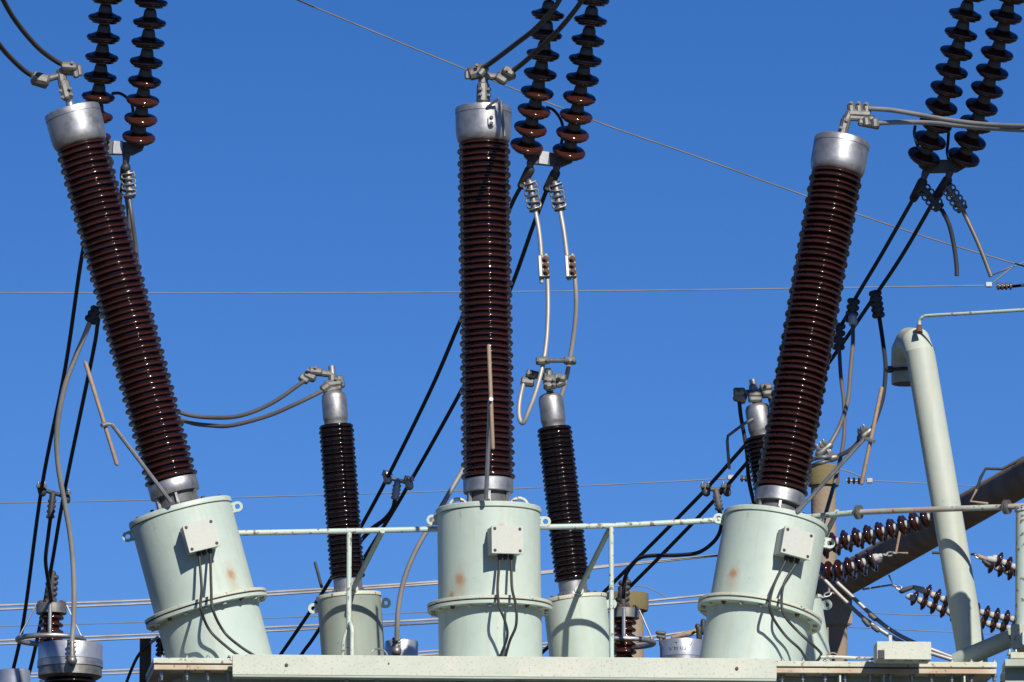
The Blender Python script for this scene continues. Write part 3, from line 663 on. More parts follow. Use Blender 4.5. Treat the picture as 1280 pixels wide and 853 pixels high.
for pts, lab in ((LA, 'left brown disc string of the leftmost hanging pair, half behind the bushing cap'), (LB, 'right brown disc string of the leftmost hanging pair'),
                 (CA, 'left brown disc string of the middle hanging pair, crossed by two cables'), (CB, 'right brown disc string of the middle hanging pair'),
                 (RA, 'left dark disc string of the rightmost hanging pair'), (RB, 'right dark disc string of the rightmost hanging pair, nearest the frame edge')):
    t, w = string(pts, YS, PITCHM, lab, SG, extra=6 if len(pts) == 8 else 5, scale=1.03)
    tops.append(w[-1])

def yoke(a, b, ends, label, lit=None, horns=()):
    "plate joining two strings at a and b, dead-end clamps below at ends [(top, bottom)]"
    k = pm(YS); Y = YS + .05
    A, B = P(*a, Y), P(*b, Y)
    t = thing('yoke_plate', (A + B) / 2, label, 'yoke plate', 'yoke plates under the hanging strings')
    u = (B - A).normalized(); F = frame((A + B) / 2, Vector((0, -1, 0)), u); L = (B - A).length / 2
    poly = [(-L + 4 * k, -9 * k), (L - 6 * k, -8 * k), (L + 6 * k, -1 * k), (L + 8 * k, 5 * k), (L - 4 * k, 8 * k), (-L + 4 * k, 8 * k), (-L - 8 * k, 5 * k), (-L - 6 * k, -1 * k)]
    MB().prism(poly, -.02, .02, F, .004).build('plate', M['cap_grey'], t, F)
    if lit: MB().box(12 * k, 17 * k, .03, F @ Matrix.Translation((lit * k, 0, .022)), .003).build('lit_patch', M['zinc'], t, F)  # brighter tab stands in for the sunlit bit of the yoke
    for (p, q, r) in ends:
        mb = MB(); capsule(mb, (*p, Y), (*q, Y + .04), 5, 3.2); mb.build('clevis', M['cap_grey'], t, F)
        mb = MB(); capsule(mb, (*q, Y + .04), (*r, Y + .12), 6.5, 5.5); mb.build('dead_end_clamp', M['dark'], t, F)
    for h in horns:
        MB().tube(SPL([(x, y, Y + dy) for x, y, dy in h]), 2.0 * k, 8).build('horn_loop', M['dark'], t, F)
    return t
yoke((121, 184), (172, 187), [((133, 192), (136, 203), (132, 214)), ((158, 194), (157, 210), (155, 222))], 'dark yoke plate under the leftmost string pair, partly behind the bushing', lit=1,
     horns=[[(140, 117, .05), (150, 117, .08), (160, 124, .1), (166, 136, .1), (165, 160, .05), (160, 182, .03)]])
yoke((661, 196), (709, 202), [((663, 204), (662, 213), (652, 232)), ((696, 209), (694, 217), (684, 236))], 'dark yoke plate under the middle string pair', lit=-5,
     horns=[[(683, 134, .05), (692, 138, .08), (701, 150, .1), (704, 165, .1), (701, 182, .06), (697, 197, .03)]])
yoke((1155, 208), (1202, 208), [((1157, 216), (1153, 228), (1142, 248)), ((1187, 216), (1184, 226), (1168, 250))], 'dark yoke plate under the rightmost string pair',
     horns=[[(1144, 157, .05), (1143, 168, .06), (1147, 182, .06), (1156, 200, .04)], [(1186, 160, .05), (1185, 178, .06), (1184, 190, .05), (1187, 204, .03)]])

# gantry beam the strings hang from (above the picture)
def gantry():
    E1, E2 = P(180, 131, YS - .15), P(700, 143, YS - .17)
    n = Vector((0, math.sin(SUN_E), math.cos(SUN_E)))
    L = 3.1; r = .42
    c1, c2 = E1 + SUN * L + n * r, E2 + SUN * L + n * r
    d = (c2 - c1).normalized(); a, b = c1 - d * 9, c1 + d * 14
    t = thing('overhead_gantry', Vector((c1.x, c1.y, 0)), 'round concrete gantry beam above the picture carrying the disc strings', 'gantry')
    MB().tube([a, a.lerp(b, .5), b], r, 40).build('cross_beam', M['beam'], t)
    for p in (a + d * .4, b - d * .4):
        MB().tube([Vector((p.x, p.y, 0)), Vector((p.x, p.y, p.z))], .3, 32).build('leg', M['beam'], t)
    q = P(1205, 152, YS - .2) + SUN * L; m_ = c1 + d * (q - c1).dot(d)
    MB().tube([m_ - d * .75, m_ - d * .68, m_ + d * .68, m_ + d * .75], [.70, .78, .78, .70], 32).build('shade_collar', M['plinth'], t)  # unseen collar added to throw shade on the rightmost strings
    for w in tops:
        f = (w - c1).dot(d); q = c1 + d * f
        MB().tube([w, q], .02, 8).build('hanger', M['dark'], t)
gantry()

# ------------------------------------------------------------------ twin conductors going down and away
def cond(pts, label, m, r, group, name='overhead_conductor', cat='conductor', seg=10, sub=8):
    Ym = sum(p[2] for p in pts) / len(pts)
    return tag(MB().tube(SPL(pts, sub), r, seg).build(name, m), label, cat, group)
CG = 'dark twin conductors sloping down behind the bushings'
rc = .0165
cond([(132, 214, 51.62), (118, 262, 52), (102.7, 318.5, 52.6), (81.6, 460, 54.5), (52.5, 607.5, 56.5), (30, 773, 58.6), (13.7, 849.5, 59.6), (4, 900, 60.3)], 'outer left dark conductor sloping steeply behind the leftmost bushing', M['cable_dark'], rc, CG)
cond([(155, 222, 51.62), (140, 305, 52.3), (123, 400, 53.4), (116, 442.5, 54), (81, 612.5, 56.5), (63, 715.6, 57.9), (45, 806, 59), (34, 852, 59.7), (26, 890, 60.2)], 'inner left dark conductor sloping steeply behind the leftmost bushing', M['cable_dark'], rc, CG)
cond([(652, 232, 51.62), (639, 257, 51.9), (610, 325, 52.5), (576, 400, 53.2), (540, 484, 54.1), (488, 590, 55.4), (451.6, 658, 56.3), (412, 726.5, 57.3), (387.4, 765, 57.9), (352, 816.7, 58.8), (320, 862, 59.5)], 'upper dark conductor crossing behind the middle bushing', M['cable_dark'], rc, CG)
cond([(684, 236, 51.62), (666.4, 282.5, 52), (640.6, 354.8, 52.7), (610, 424, 53.4), (575, 491.4, 54.2), (540, 554.8, 55), (514, 600.5, 55.6), (491, 640, 56.2), (453, 701, 57.1), (395.6, 792, 58.4), (378, 816.7, 58.8), (348, 862, 59.5)], 'lower dark conductor crossing behind the middle bushing', M['cable_dark'], rc, CG)
cond([(1142, 248, 51.62), (1101, 320, 52.3), (1070, 372, 52.9), (1054.6, 401.6, 53.2), (1000, 481, 54.2), (930.3, 558, 55.4), (885.3, 608.5, 56.2), (849, 646, 56.8), (798.7, 696.5, 57.7), (753.7, 741.6, 58.6), (700, 795, 59.6), (640, 850, 60.6)], 'upper dark conductor crossing behind the rightmost bushing', M['cable_dark'], rc, CG)
cond([(1168, 250, 51.62), (1126.4, 321.4, 52.3), (1085.5, 382, 53), (1039, 449.5, 53.9), (985, 521, 54.9), (936, 576, 55.7), (893, 625.5, 56.5), (832.9, 688, 57.6), (789, 732, 58.4), (767, 754, 58.8), (720, 800, 59.7), (665, 850, 60.6)], 'lower dark conductor crossing behind the rightmost bushing', M['cable_dark'], rc, CG)

# tee clamps on the conductors
def tee(a, b, stem, label, m, Y):
    k = pm(Y)
    t = thing('tee_clamp', P(*stem[0], Y), label, 'tee clamp', 'tee clamps tapping the twin conductors')
    mb = MB(); capsule(mb, (*a, Y), (*b, Y), 2.6); mb.build('bar', m, t)
    for p in (a, b):
        mb = MB(); capsule(mb, (p[0] - 1, p[1] - 4, Y), (p[0] + 1, p[1] + 4, Y), 5.2); mb.build('cable_clamp', m, t)
        for sx in (-4, 4): link('clamp_bolt', BOLT_ZINC, t, frame(P(p[0] + sx, p[1] - 3, Y - .04), (0, -.3, 1)))
    mb = MB(); capsule(mb, (*stem[0], Y), (*stem[1], Y), 4); n = 4
    for i in range(n):
        f = .3 + .7 * i / (n - 1); p = (stem[0][0] + (stem[1][0] - stem[0][0]) * f, stem[0][1] + (stem[1][1] - stem[0][1]) * f)
        capsule(mb, (p[0] - 3, p[1], Y), (p[0] + 3, p[1], Y), 2.5)
    mb.build('stem', m, t)
tee((52, 612), (82, 621), [(66, 618), (63, 646)], 'dark tee clamp joining the left pair of conductors', M['dark'], 56.6)
tee((484, 597), (511, 604), [(497, 602), (494, 622)], 'shiny tee clamp joining the middle pair of conductors', M['zinc'], 55.5)
tee((882, 612), (908, 612), [(895, 614), (899, 636)], 'tee clamp joining the conductors left of the right turret', M['cap_grey'], 56.2)
JG = 'tap cables below the tee clamps'
cond([(63, 648, 56.6), (60, 672, 56.8), (57, 700, 57), (60, 725, 57.3), (64, 752, 57.9)], 'dark tap cable dropping from the left tee clamp to the arrester head', M['cable_dark'], .017, JG, 'tap_cable', 'cable')
cond([(494, 623, 55.5), (491, 636, 55.6), (480, 650, 55.8), (462, 664, 56), (442, 690, 56.4), (420, 740, 57), (405, 790, 57.6)], 'dark tap cable curving left from the shiny tee clamp', M['cable_dark'], .019, JG, 'tap_cable', 'cable')
cond([(899, 637, 56.2), (902, 655, 56.3), (895, 674, 56.5), (875, 690, 56.8), (850, 694, 57), (805, 696, 57.4), (789, 708, 57.7), (781, 724, 57.9), (779, 748, 58)], 'dark tap cable looping from behind the right turret to the ringed arrester', M['cable_dark'], .017, JG, 'tap_cable', 'cable')

# groove clamps with drop leads
def ridged(a, b, label, m, Y, r=7.5, n=5, ripple=True, tip=None):
    t = thing('ridged_clamp', P(*a, Y), label, 'cable clamp', 'ridged cable clamps')
    mb = MB(); capsule(mb, (*a, Y), (*b, Y), r * .62, r * .58); mb.build('clamp_body', m, t)
    dx, dy = b[0] - a[0], b[1] - a[1]; L = math.hypot(dx, dy); nx, ny = -dy / L, dx / L
    mb = MB()
    for i in range(n):
        f = i / (n - 1); x, y = a[0] + dx * f, a[1] + dy * f
        if ripple:
            capsule(mb, (x - nx * r * .7, y - ny * r * .7, Y + .05), (x + nx * r * .7, y + ny * r * .7, Y + .05), 2.2)
        else: capsule(mb, (x - nx * r * .55, y - ny * r * .55, Y), (x + nx * r * .55, y + ny * r * .55, Y), r * .55)
    mb.build('clamp_ribs', M['cap_grey'] if ripple else m, t)
    if ripple:
        for q, dep in ((1, -.045), (-1, .03)):
            pts = []
            for i in range(n * 2):
                f = (i + .1) / (n * 2 - 1); sd = q if (i // 2 + i) % 2 else -q
                f2 = ((i // 2) + (.32 if i % 2 else .0)) / (n - .5)
                sd = (q if i % 2 else -q) * (1 if (i // 2) % 2 == 0 else -1)
                pts.append(P(a[0] + dx * f2 + nx * r * sd, a[1] + dy * f2 + ny * r * sd, Y + dep * .6))
                xm = P(a[0] + dx * (f2 + .04), a[1] + dy * (f2 + .04), Y + dep)
                if i % 2 == 0: pts.append(xm)
            MB().tube(spline(pts, 5), 1.15 * pm(Y), 7).build('wound_wire', m, t)
    if tip: mb = MB(); capsule(mb, (*tip[0], Y - .01), (*tip[1], Y - .01), 6, 5.5); mb.build('bright_sleeve', M['alu'], t)
    return t
Yj = 51.6
ridged((160, 216), (162, 246), 'pale ridged clamp just right of the leftmost bushing', M['alu_old'], Yj)
ridged((662, 228), (669, 263), 'pale ridged clamp under the middle yoke, left of two', M['alu_old'], Yj)
ridged((694, 230), (700, 262), 'pale ridged clamp under the middle yoke, right of two', M['alu_old'], Yj)
ridged((1152, 234), (1174, 260), 'dark ridged clamp under the rightmost yoke, left of two', M['cap_grey'], Yj + .02)
ridged((1184, 234), (1203, 262), 'pale grey ridged clamp under the rightmost yoke, right of two', M['alu_old'], Yj)
ridged((1067, 377), (1064, 400), 'dark clamp with bright sleeve on the upper right conductor', M['dark'], 52.85, 7.5, 4, False, ((1065.5, 397), (1066, 404)))
ridged((1094, 367), (1098, 394), 'long dark clamp on the lower right conductor', M['dark'], 52.8, 7.5, 5, False)
ridged((1049, 408), (1048, 434), 'dark clamp tight against the right edge of the rightmost bushing', M['dark'], 53.2, 7.5, 4, False)
ridged((121, 388), (114, 400), 'dark clamp at the left edge of the leftmost bushing', M['dark'], 53.2, 8, 3, False)
DG = 'bare drop leads'
rj = .0165
cond([(161, 246, Yj), (165, 272, 51.6), (170, 310, 51.7), (180, 400, 51.9), (195, 470, 51.9), (212, 505, 51.8), (229, 517, 51.7), (262, 522, 51.6), (300, 520, 51.5), (340, 504, 51.45), (381, 476, 51.42)], 'upper grey lead swinging from the left slim bushing behind the leftmost bushing', M['cable_grey'], rj, DG, 'drop_lead', 'cable')
cond([(158, 246, Yj + .08), (162, 280, 51.72), (172, 380, 52), (190, 460, 52), (212, 515, 51.9), (236, 528, 51.75), (262, 532, 51.65), (290, 532, 51.55), (335, 520, 51.47), (370, 505, 51.42), (405, 488, 51.4)], 'lower grey lead swinging from the left slim bushing behind the leftmost bushing', M['cable_grey'], rj, DG, 'drop_lead', 'cable')
cond([(669, 262, Yj), (674, 290, 51.58), (676.5, 318, 51.56), (677, 354, 51.55)], 'short pale lead from left middle clamp into its bolted joint', M['cable_pale'], .0175, DG, 'drop_lead', 'cable')
cond([(682, 318, 51.56), (684.5, 350, 51.55), (685, 395, 51.5), (681.5, 440, 51.45), (672, 483, 51.4), (660, 516, 51.4), (653.5, 529, 51.42), (649, 521, 51.45), (649.5, 502, 51.5), (655, 476, 51.53)], 'pale lead hooking round to the left side of the middle slim bushing', M['cable_pale'], .0175, DG, 'drop_lead', 'cable')
cond([(700, 262, Yj), (705, 290, 51.58), (709, 322, 51.56), (711.5, 350, 51.55)], 'short pale lead from right middle clamp into its bolted joint', M['cable_pale'], .0175, DG, 'drop_lead', 'cable')
cond([(715, 318, 51.56), (719, 350, 51.55), (720, 390, 51.6), (714, 440, 51.7), (706, 480, 51.75), (699, 502, 51.78), (694, 512, 51.8)], 'pale lead passing behind the right side of the middle slim bushing', M['cable_pale'], .0175, DG, 'drop_lead', 'cable')
def joint(cx, cy, label, Y):
    k = pm(Y); F = frame(P(cx, cy, Y), (0, -1, .1), (1, 0, .06))
    t = thing('bolted_joint', F, label, 'cable joint', 'bolted joint plates on the drop leads')
    MB().box(13 * k, 28 * k, .045, F, .004).build('plate', M['alu_old'], t, F)
    MB().box(5 * k, 28.6 * k, .06, F @ Matrix.Translation((-4.5 * k, 0, 0)), .006).build('groove', M['alu'], t, F)
    b = hexbolt(.020, .022).mesh('joint_bolt', M['rustbolt'])
    for i in (-1, 0, 1): link('joint_bolt', b, t, F @ Matrix.Translation((2.2 * k, i * 8.4 * k, .024)))
joint(680, 333.5, 'bolted joint plate on the left pale lead, with a bright groove', 51.54)
joint(713.5, 333.5, 'bolted joint plate on the right pale lead', 51.54)
sp = thing('spacer_bar', P(696, 451, 51.5), 'grey spacer bar clamping the two pale leads above the slim bushing', 'spacer')
mb = MB(); capsule(mb, (682, 451, 51.46), (710, 451, 51.6), 2.8); mb.build('bar', M['alu_old'], sp)
for a, b in (((673, 451.5), (684, 450.5)), ((708, 451), (717, 451))):
    Yq = 51.4 if a[0] < 700 else 51.62
    mb = MB(); cast(mb, (*a, Yq), (*b, Yq), 5.4); c = mb.build('clamp', M['alu_old'], sp, None, 30)
    for p in (a, b): link('clamp_bolt', BOLT_SMALL, c, frame(P(*p, Yq - .035), (0, -1, .1)))
# right tangle
cond([(1177, 262, Yj), (1186, 280, 51.62), (1192, 305, 51.65), (1195.5, 330, 51.65), (1196, 345, 51.65)], 'dark cut tail hanging free under the rightmost yoke', M['cable_dark'], .0175, DG, 'cable_tail', 'cable')
cond([(1203, 262, Yj), (1214, 285, 51.6), (1226, 312, 51.6), (1239, 346, 51.6)], 'pale cut tail hanging free under the rightmost yoke', M['cable_grey'], .0175, DG, 'cable_tail', 'cable')
cond([(1066, 404, 52.84), (1066, 430, 52.7), (1063, 465, 52.5), (1060, 500, 52.3), (1050, 532, 52.1), (1038, 555, 52)], 'lead from the bright-sleeved clamp curving to the small clamps', M['cable_grey'], .017, DG, 'drop_lead', 'cable')
cond([(1049, 436, 53.2), (1051, 470, 53), (1055, 505, 52.8), (1055, 545, 52.6), (1049, 580, 52.4), (1040, 615, 52.2), (1030, 650, 52), (1020, 690, 51.9)], 'grey lead falling past the pole head at the right of the rightmost bushing', M['cable_grey'], .016, DG, 'drop_lead', 'cable')
cond([(1099, 396, 52.8), (1104, 430, 52.7), (1107, 460, 52.6), (1104, 495, 52.45), (1096, 522, 52.3), (1090, 537, 52.2)], 'dark lead curving down from the long dark clamp', M['cable_black'], .017, DG, 'drop_lead', 'cable')
cond([(1076, 549, 52.15), (1066, 560, 52.1), (1055, 567, 52.05), (1044, 572, 52)], 'short dark lead between the two small clamps right of the bushing', M['cable_black'], .017, DG, 'drop_lead', 'cable')
cond([(1042, 571, 52), (1025, 572, 51.95), (1000, 575, 52.2), (975, 545, 52.6), (962, 497, 52.93)], 'upper of two leads entering behind the rightmost bushing', M['cable_grey'], .017, DG, 'drop_lead', 'cable')
cond([(1040, 574, 52.02), (1025, 579, 51.97), (1005, 582, 52.2), (980, 555, 52.6), (965, 502, 52.95)], 'lower of two leads entering behind the rightmost bushing', M['cable_grey'], .017, DG, 'drop_lead', 'cable')
cond([(924, 500, 52.94), (926, 520, 52.94), (931, 548, 52.96), (934, 570, 53), (936, 600, 53.1), (945, 640, 53.2)], 'dark lead dropping from the right slim bushing clamp', M['cable_dark'], .016, DG, 'drop_lead', 'cable')
def smallclamp(a, b, label, Y):
    t = thing('groove_clamp', P(*a, Y), label, 'cable clamp', 'small bolted groove clamps')
    mb = MB(); capsule(mb, (*a, Y), (*b, Y), 5.4, 4.6); c = mb.build('clamp_body', M['alu_old'], t)
    for i in range(3):
        f = .2 + i * .3; link('clamp_bolt', BOLT_ZINC, c, frame(P(a[0] + (b[0] - a[0]) * f - 3, a[1] + (b[1] - a[1]) * f - 4, Y - .01), (-.5, -.4, 1)))
smallclamp((1024, 568), (1037, 557), 'bolted clamp against the right flank of the rightmost bushing', 52)
smallclamp((1039, 573), (1044, 572), 'rounded clamp where two leads meet above the pole head', 52)
smallclamp((1076, 548), (1087, 539), 'bolted clamp beside the right arcing rod', 52.15)
tag(MB().tube([P(941, 524, 52.88), P(930, 530, 52.8), P(910, 545, 52.75), P(909, 552, 52.75), P(911.5, 585, 52.75)], 2.0 * pm(51.6), 8, True).build('arcing_horn', M['alu_old']), 'bent grey horn rod at the left of the right slim bushing cap', 'rod')

# cables leaving the tall bushings upward
HG = 'cables from the tall bushing terminals'
cond([(84, 84, 49.58), (66, 74, 49.4), (45, 57, 49.0), (20, 27, 48.6), (3, -2, 48.2), (-14, -40, 47.6), (-30, -90, 47)], 'upper dark cable arcing up left from the leftmost bushing', M['cable_brown'], .0195, HG, 'terminal_cable', 'cable')
cond([(46, 98, 49.58), (30, 88, 49.4), (12, 71, 49.1), (0, 57, 48.8), (-20, 28, 48.3), (-45, -20, 47.5), (-60, -60, 47.2)], 'lower dark cable arcing up left from the leftmost bushing', M['cable_brown'], .0195, HG, 'terminal_cable', 'cable')
cond([(600, 88, 49.95), (620, 74, 49.8), (645, 55, 49.5), (668, 37, 49.2), (690, 14, 48.8), (702, -5, 48.5), (722, -45, 48)], 'left brown cable rising from the middle bushing across the strings', M['cable_brown'], .0195, HG, 'terminal_cable', 'cable')
cond([(637, 92, 49.95), (655, 78, 49.8), (682, 54, 49.4), (705, 30, 49.1), (728, 0, 48.7), (748, -35, 48.2)], 'right brown cable rising from the middle bushing across the strings', M['cable_brown'], .0195, HG, 'terminal_cable', 'cable')
cond([(1087, 136, 50.72), (1115, 138, 50.6), (1150, 144, 50.4), (1190, 151, 50.1), (1235, 156, 49.8), (1285, 158, 49.4), (1340, 158, 49)], 'upper light cable running right from the rightmost bushing', M['cable_pale'], .0185, HG, 'terminal_cable', 'cable')
cond([(1099, 154, 50.72), (1130, 153, 50.6), (1165, 154, 50.4), (1205, 158, 50.1), (1245, 161, 49.8), (1285, 163, 49.4), (1340, 164, 49)], 'lower light cable running right from the rightmost bushing', M['cable_pale'], .0185, HG, 'terminal_cable', 'cable')

# ------------------------------------------------------------------ background wires
WG = 'thin wires crossing the sky'
def wire(pts, label, r=.010, m='wire', name='overhead_wire', g=WG):
    # run on past the frame to where the next span would hang
    def on(p, q): 
        f = 700.0 / max(1.0, abs(p[0] - q[0])); return (p[0] + (p[0] - q[0]) * f, p[1] + (p[1] - q[1]) * f, p[2])
    if pts[0][0] < -20 or pts[0][1] < -10: pts = [on(pts[0], pts[1])] + list(pts)
    if pts[-1][0] > 1285: pts = list(pts) + [on(pts[-1], pts[-2])]
    return cond(pts, label, M[m], r, g, name, 'wire', 6, 6)
wire([(340, -14, 70), (372, 0, 70), (480, 45, 70), (580, 86, 70), (740, 150, 70), (860, 192, 70), (1010, 246, 70), (1150, 294, 70), (1280, 333, 70), (1330, 348, 70)], 'thin wire slanting down right from top centre across the sky', .0085, 'cable_grey')
wire([(-30, 366, 85), (300, 366.5, 85), (600, 365, 85), (900, 362, 85), (1232, 357, 85)], 'thin pale wire crossing level behind all three bushings', .0085)
wire([(-30, 629.5, 90), (150, 626, 90), (300, 622, 90), (560, 614, 90), (780, 605, 90), (915, 598, 90)], 'thin wire rising gently to the pole head insulators from the left', .0085)
wire([(1062, 600, 90), (1110, 602, 90), (1165, 605, 90), (1230, 608, 90), (1290, 610, 90)], 'thin wire leaving the pole head to the right', .008)
wire([(-30, 784, 95), (180, 778, 95), (330, 773, 95), (540, 765, 95), (680, 758, 95)], 'thin single wire between the two twin bus lines', .008)
for dy, l in ((0, 'upper'), (5.2, 'lower')):
    wire([(-30, 758 + dy, 88), (188, 750 + dy * .8, 88), (340, 740 + dy * .7, 88), (546, 727 + dy * .5, 88), (740, 709 + dy * .3, 88), (897, 694.5, 88), (960, 689, 88)], l + ' wire of the highest twin bus line low in the sky', .0165, 'cable_pale', 'bus_wire', 'twin bus lines low behind the turrets')
for dy, l in ((0, 'upper'), (4.6, 'lower')):
    wire([(-30, 802 + dy, 92), (200, 792 + dy, 92), (333, 784.5 + dy, 92), (546, 774 + dy, 92), (680, 763 + dy, 92), (782, 754 + dy, 92), (882, 744 + dy * 1.5, 92), (960, 737 + dy * 1.5, 92)], l + ' wire of the middle twin bus line low in the sky', .0165, 'cable_pale', 'bus_wire', 'twin bus lines low behind the turrets')
for dy, l in ((0, 'upper'), (4.2, 'lower')):
    wire([(-30, 845 + dy, 96), (128, 838.6 + dy, 96), (330, 829 + dy, 96), (546, 813.5 + dy, 96), (700, 803 + dy, 96)], l + ' wire of the lowest twin bus line just above the cover', .0155, 'cable_pale', 'bus_wire', 'twin bus lines low behind the turrets')
wire([(1060, 763, 100), (1120, 768, 100), (1210, 770, 100), (1300, 772, 100)], 'faint wire right of the lower pole block, upper of two', .008)
wire([(1060, 784, 100), (1140, 788, 100), (1210, 791, 100), (1300, 795, 100)], 'faint wire right of the lower pole block, lower of two', .008)

# small insulator fittings on the wires
def beads(a, b, n, label, Y, m, r=4.2, clampat=None):
    t = thing('bead_insulator', P(*a, Y), label, 'insulator', 'short bead insulators on thin wires'); k = pm(Y)
    A, B = P(*a, Y), P(*b, Y); MB().tube([A, B], 1.5 * k, 8).build('pin_rod', M['zinc'], t)
    for i in range(n):
        F = frame(A.lerp(B, (i + .5) / n), B - A)
        MB().lathe([(1.6 * k, -2.0 * k), (r * k, -1.3 * k), (r * k, .8 * k), (1.6 * k, 2.0 * k)], F, 18).build('bead', m, t)
    if clampat: MB().box(7 * k, 7 * k, 6 * k, frame(P(*clampat, Y), (0, 0, 1)), .004).build('wire_clamp', M['zinc'], t)
beads((925, 598.5), (940, 598.5), 3, 'short grey bead insulator left of the pole head', 90, M['dark'], 4, (913.5, 597))
beads((1058, 601), (1077, 601.5), 3, 'short bead insulator right of the pole head', 90, M['porc_far'], 4.2, (1087, 601))
beads((1245, 358), (1266, 358), 4, 'brown bead insulator on the level wire at right edge', 85, M['tan_bead'], 4.8, (1236, 356))
wire([(1266, 358, 85), (1276, 357, 85), (1310, 353, 85)], 'thick wire end right of the brown bead insulator', .02, 'cable_dark')
wire([(1240, 354, 85), (1252, 345, 85), (1268, 333, 85), (1300, 320, 85)], 'thin stay curving up from the brown bead insulator', .010)
wire([(1048, 586, 90), (1062, 590, 90), (1080, 597, 90)], 'thin jumper curving over the pole head bead insulator', .009)
wire([(755, 735, 92), (780, 732, 92), (810, 735, 92), (835, 748, 92)], 'thin curved wire above the left pole head', .008)

# ------------------------------------------------------------------ concrete poles and far beam
def pole(cx, top, w, capw, caph, label, Y, capcol='lichen', depth=None):
    k = pm(Y); T = P(cx, top, Y); B = Vector((T.x, T.y, 0))
    t = thing('concrete_pole', B, label, 'pole', 'concrete poles of the far gantry')
    MB().lathe([(w / 2 * k * 1.25, 0), (w / 2 * k, T.z - caph * k)], Matrix.Translation(B), 32).build('shaft', M['concrete'], t)
    F = Matrix.Translation((T.x, T.y, T.z - caph * k / 2))
    MB().lathe([(capw / 2 * k * .96, -caph * k / 2), (capw / 2 * k, -caph * k * .3), (capw / 2 * k, caph * k * .46), (capw / 2 * k * .95, caph * k / 2)], F, 36).build('head', M[capcol], t)
    return t
pole(1029, 583, 31, 40, 25, 'concrete pole with yellow lichened head beside the rightmost bushing', 92)
pole(783, 742, 42, 55, 22, 'stout concrete pole with yellow lichened head behind the middle slim bushing', 86)
def far_beam():
    Y0, Y1 = 90, 72
    t = thing('diagonal_beam', P(1048, 800, 90), 'big dark round concrete beam slanting up to the right edge', 'beam')
    A, B = P(1010, 751, 93), P(1330, 569, 75)
    MB().tube([A, A.lerp(B, .5), B], [20.5 * pm(91), 21.5 * pm(83), 22 * pm(75)], 48).build('beam_tube', M['beam'], t)
    F = Matrix.Translation(P(1047, 757, 90)); k = pm(90)
    z = F.translation.z
    MB().box(29 * k, 29 * k, 52 * k, F @ Matrix.Rotation(R(14), 4, 'Z'), .02).build('pole_block', M['concrete'], t)
    MB().lathe([(14 * k, 0), (11.5 * k, z - 26 * k)], Matrix.Translation((F.translation.x, F.translation.y, 0)), 28).build('pole_shaft', M['concrete'], t)
    e = P(1330, 569, 75); MB().lathe([(.35, 0), (.28, e.z)], Matrix.Translation((e.x, e.y, 0)), 28).build('pole_shaft', M['concrete'], t)
    def strap(pts, m, r=1.8, Y=80): MB().tube([P(*p) for p in pts], r * pm(Y), 8).build('bracket', m, t)
    strap([(1125, 664, 82), (1120, 691, 82), (1135, 692, 82)], M['tan']); strap([(1221, 612, 77), (1213, 627, 77), (1235, 630, 77)], M['tan'])
    strap([(1221, 612, 77), (1226, 597, 77), (1232, 586, 77), (1253, 586.5, 77), (1280, 572, 77)], M['dark'])
    strap([(1111, 719, 82), (1116, 731, 82), (1078, 737, 82)], M['zinc'], 1.3); strap([(1037, 729, 88), (1036, 741, 88), (1045, 742, 88)], M['tan'])
    strap([(1165, 691, 80), (1180, 691.5, 80)], M['dark'])
far_beam()
# strain strings on the far beam
FG = 'strain strings tied to the far beam'
pf = .150
def straight(a, b, n): return [(a[0] + (b[0] - a[0]) * i / (n - 1), a[1] + (b[1] - a[1]) * i / (n - 1)) for i in range(n)]
string([(1042, 678), (1056.6, 675.5), (1071.4, 671.7), (1086, 669), (1100, 665.4), (1113.6, 661), (1127.6, 657), (1142.4, 652.5), (1157, 649)], 81.5, .1475, 'front brown disc string with white caps above the far beam', FG, 1, DISC_F, CAPW, 2)
string([(1032, 686), (1046, 682.5), (1061, 678), (1076, 674), (1090, 670), (1104, 665.5), (1118, 661), (1132, 656.5)], 82.2, .1475, 'rear brown disc string showing below the front one above the far beam', FG, 1, DISC_F, CAPG, 1)
string([(1037, 714.5), (1049.5, 712), (1062, 709), (1075, 705), (1088.6, 699.5)], 81, .1345, 'brown disc string with white caps lying across the far beam', FG, 1, DISC_F, CAPW)
string([(1041, 718), (1053.5, 715), (1066, 712), (1079, 708), (1092, 702.5)], 81.6, .1345, 'brown disc string in shade just under the white-capped one on the beam', FG, 1, DISC_F, CAPG)
string(list(reversed([(1159, 740), (1171, 746), (1183, 751.5), (1195, 756), (1207.5, 760), (1220, 763.5), (1233, 767), (1245.5, 770), (1258, 772.8), (1270.6, 775), (1283, 777)])), 88, .134, 'upper brown disc string of the pair passing behind the vent pipe', FG, 1, DISC_F, CAPW, scale=.88)
string(list(reversed([(1143, 748), (1154.6, 753), (1166.5, 757.5), (1179, 762), (1191, 766.5), (1203.5, 771), (1216, 775), (1228.5, 778.5), (1241, 781.5), (1253, 784), (1266, 786)])), 88.6, .134, 'lower brown disc string of the pair passing behind the vent pipe', FG, 1, DISC_F, CAPW, scale=.88)
string(list(reversed([(1248, 700), (1260, 705.8), (1271, 710), (1283, 714)])), 88, .134, 'upper disc string of the short pair near the right column', FG, 1, DISC_F, CAPW, scale=.88)
string(list(reversed([(1239, 707), (1250.7, 711.6), (1263, 715.5), (1275, 719)])), 88.6, .134, 'lower disc string of the short pair near the right column', FG, 1, DISC_F, CAPW, scale=.88)
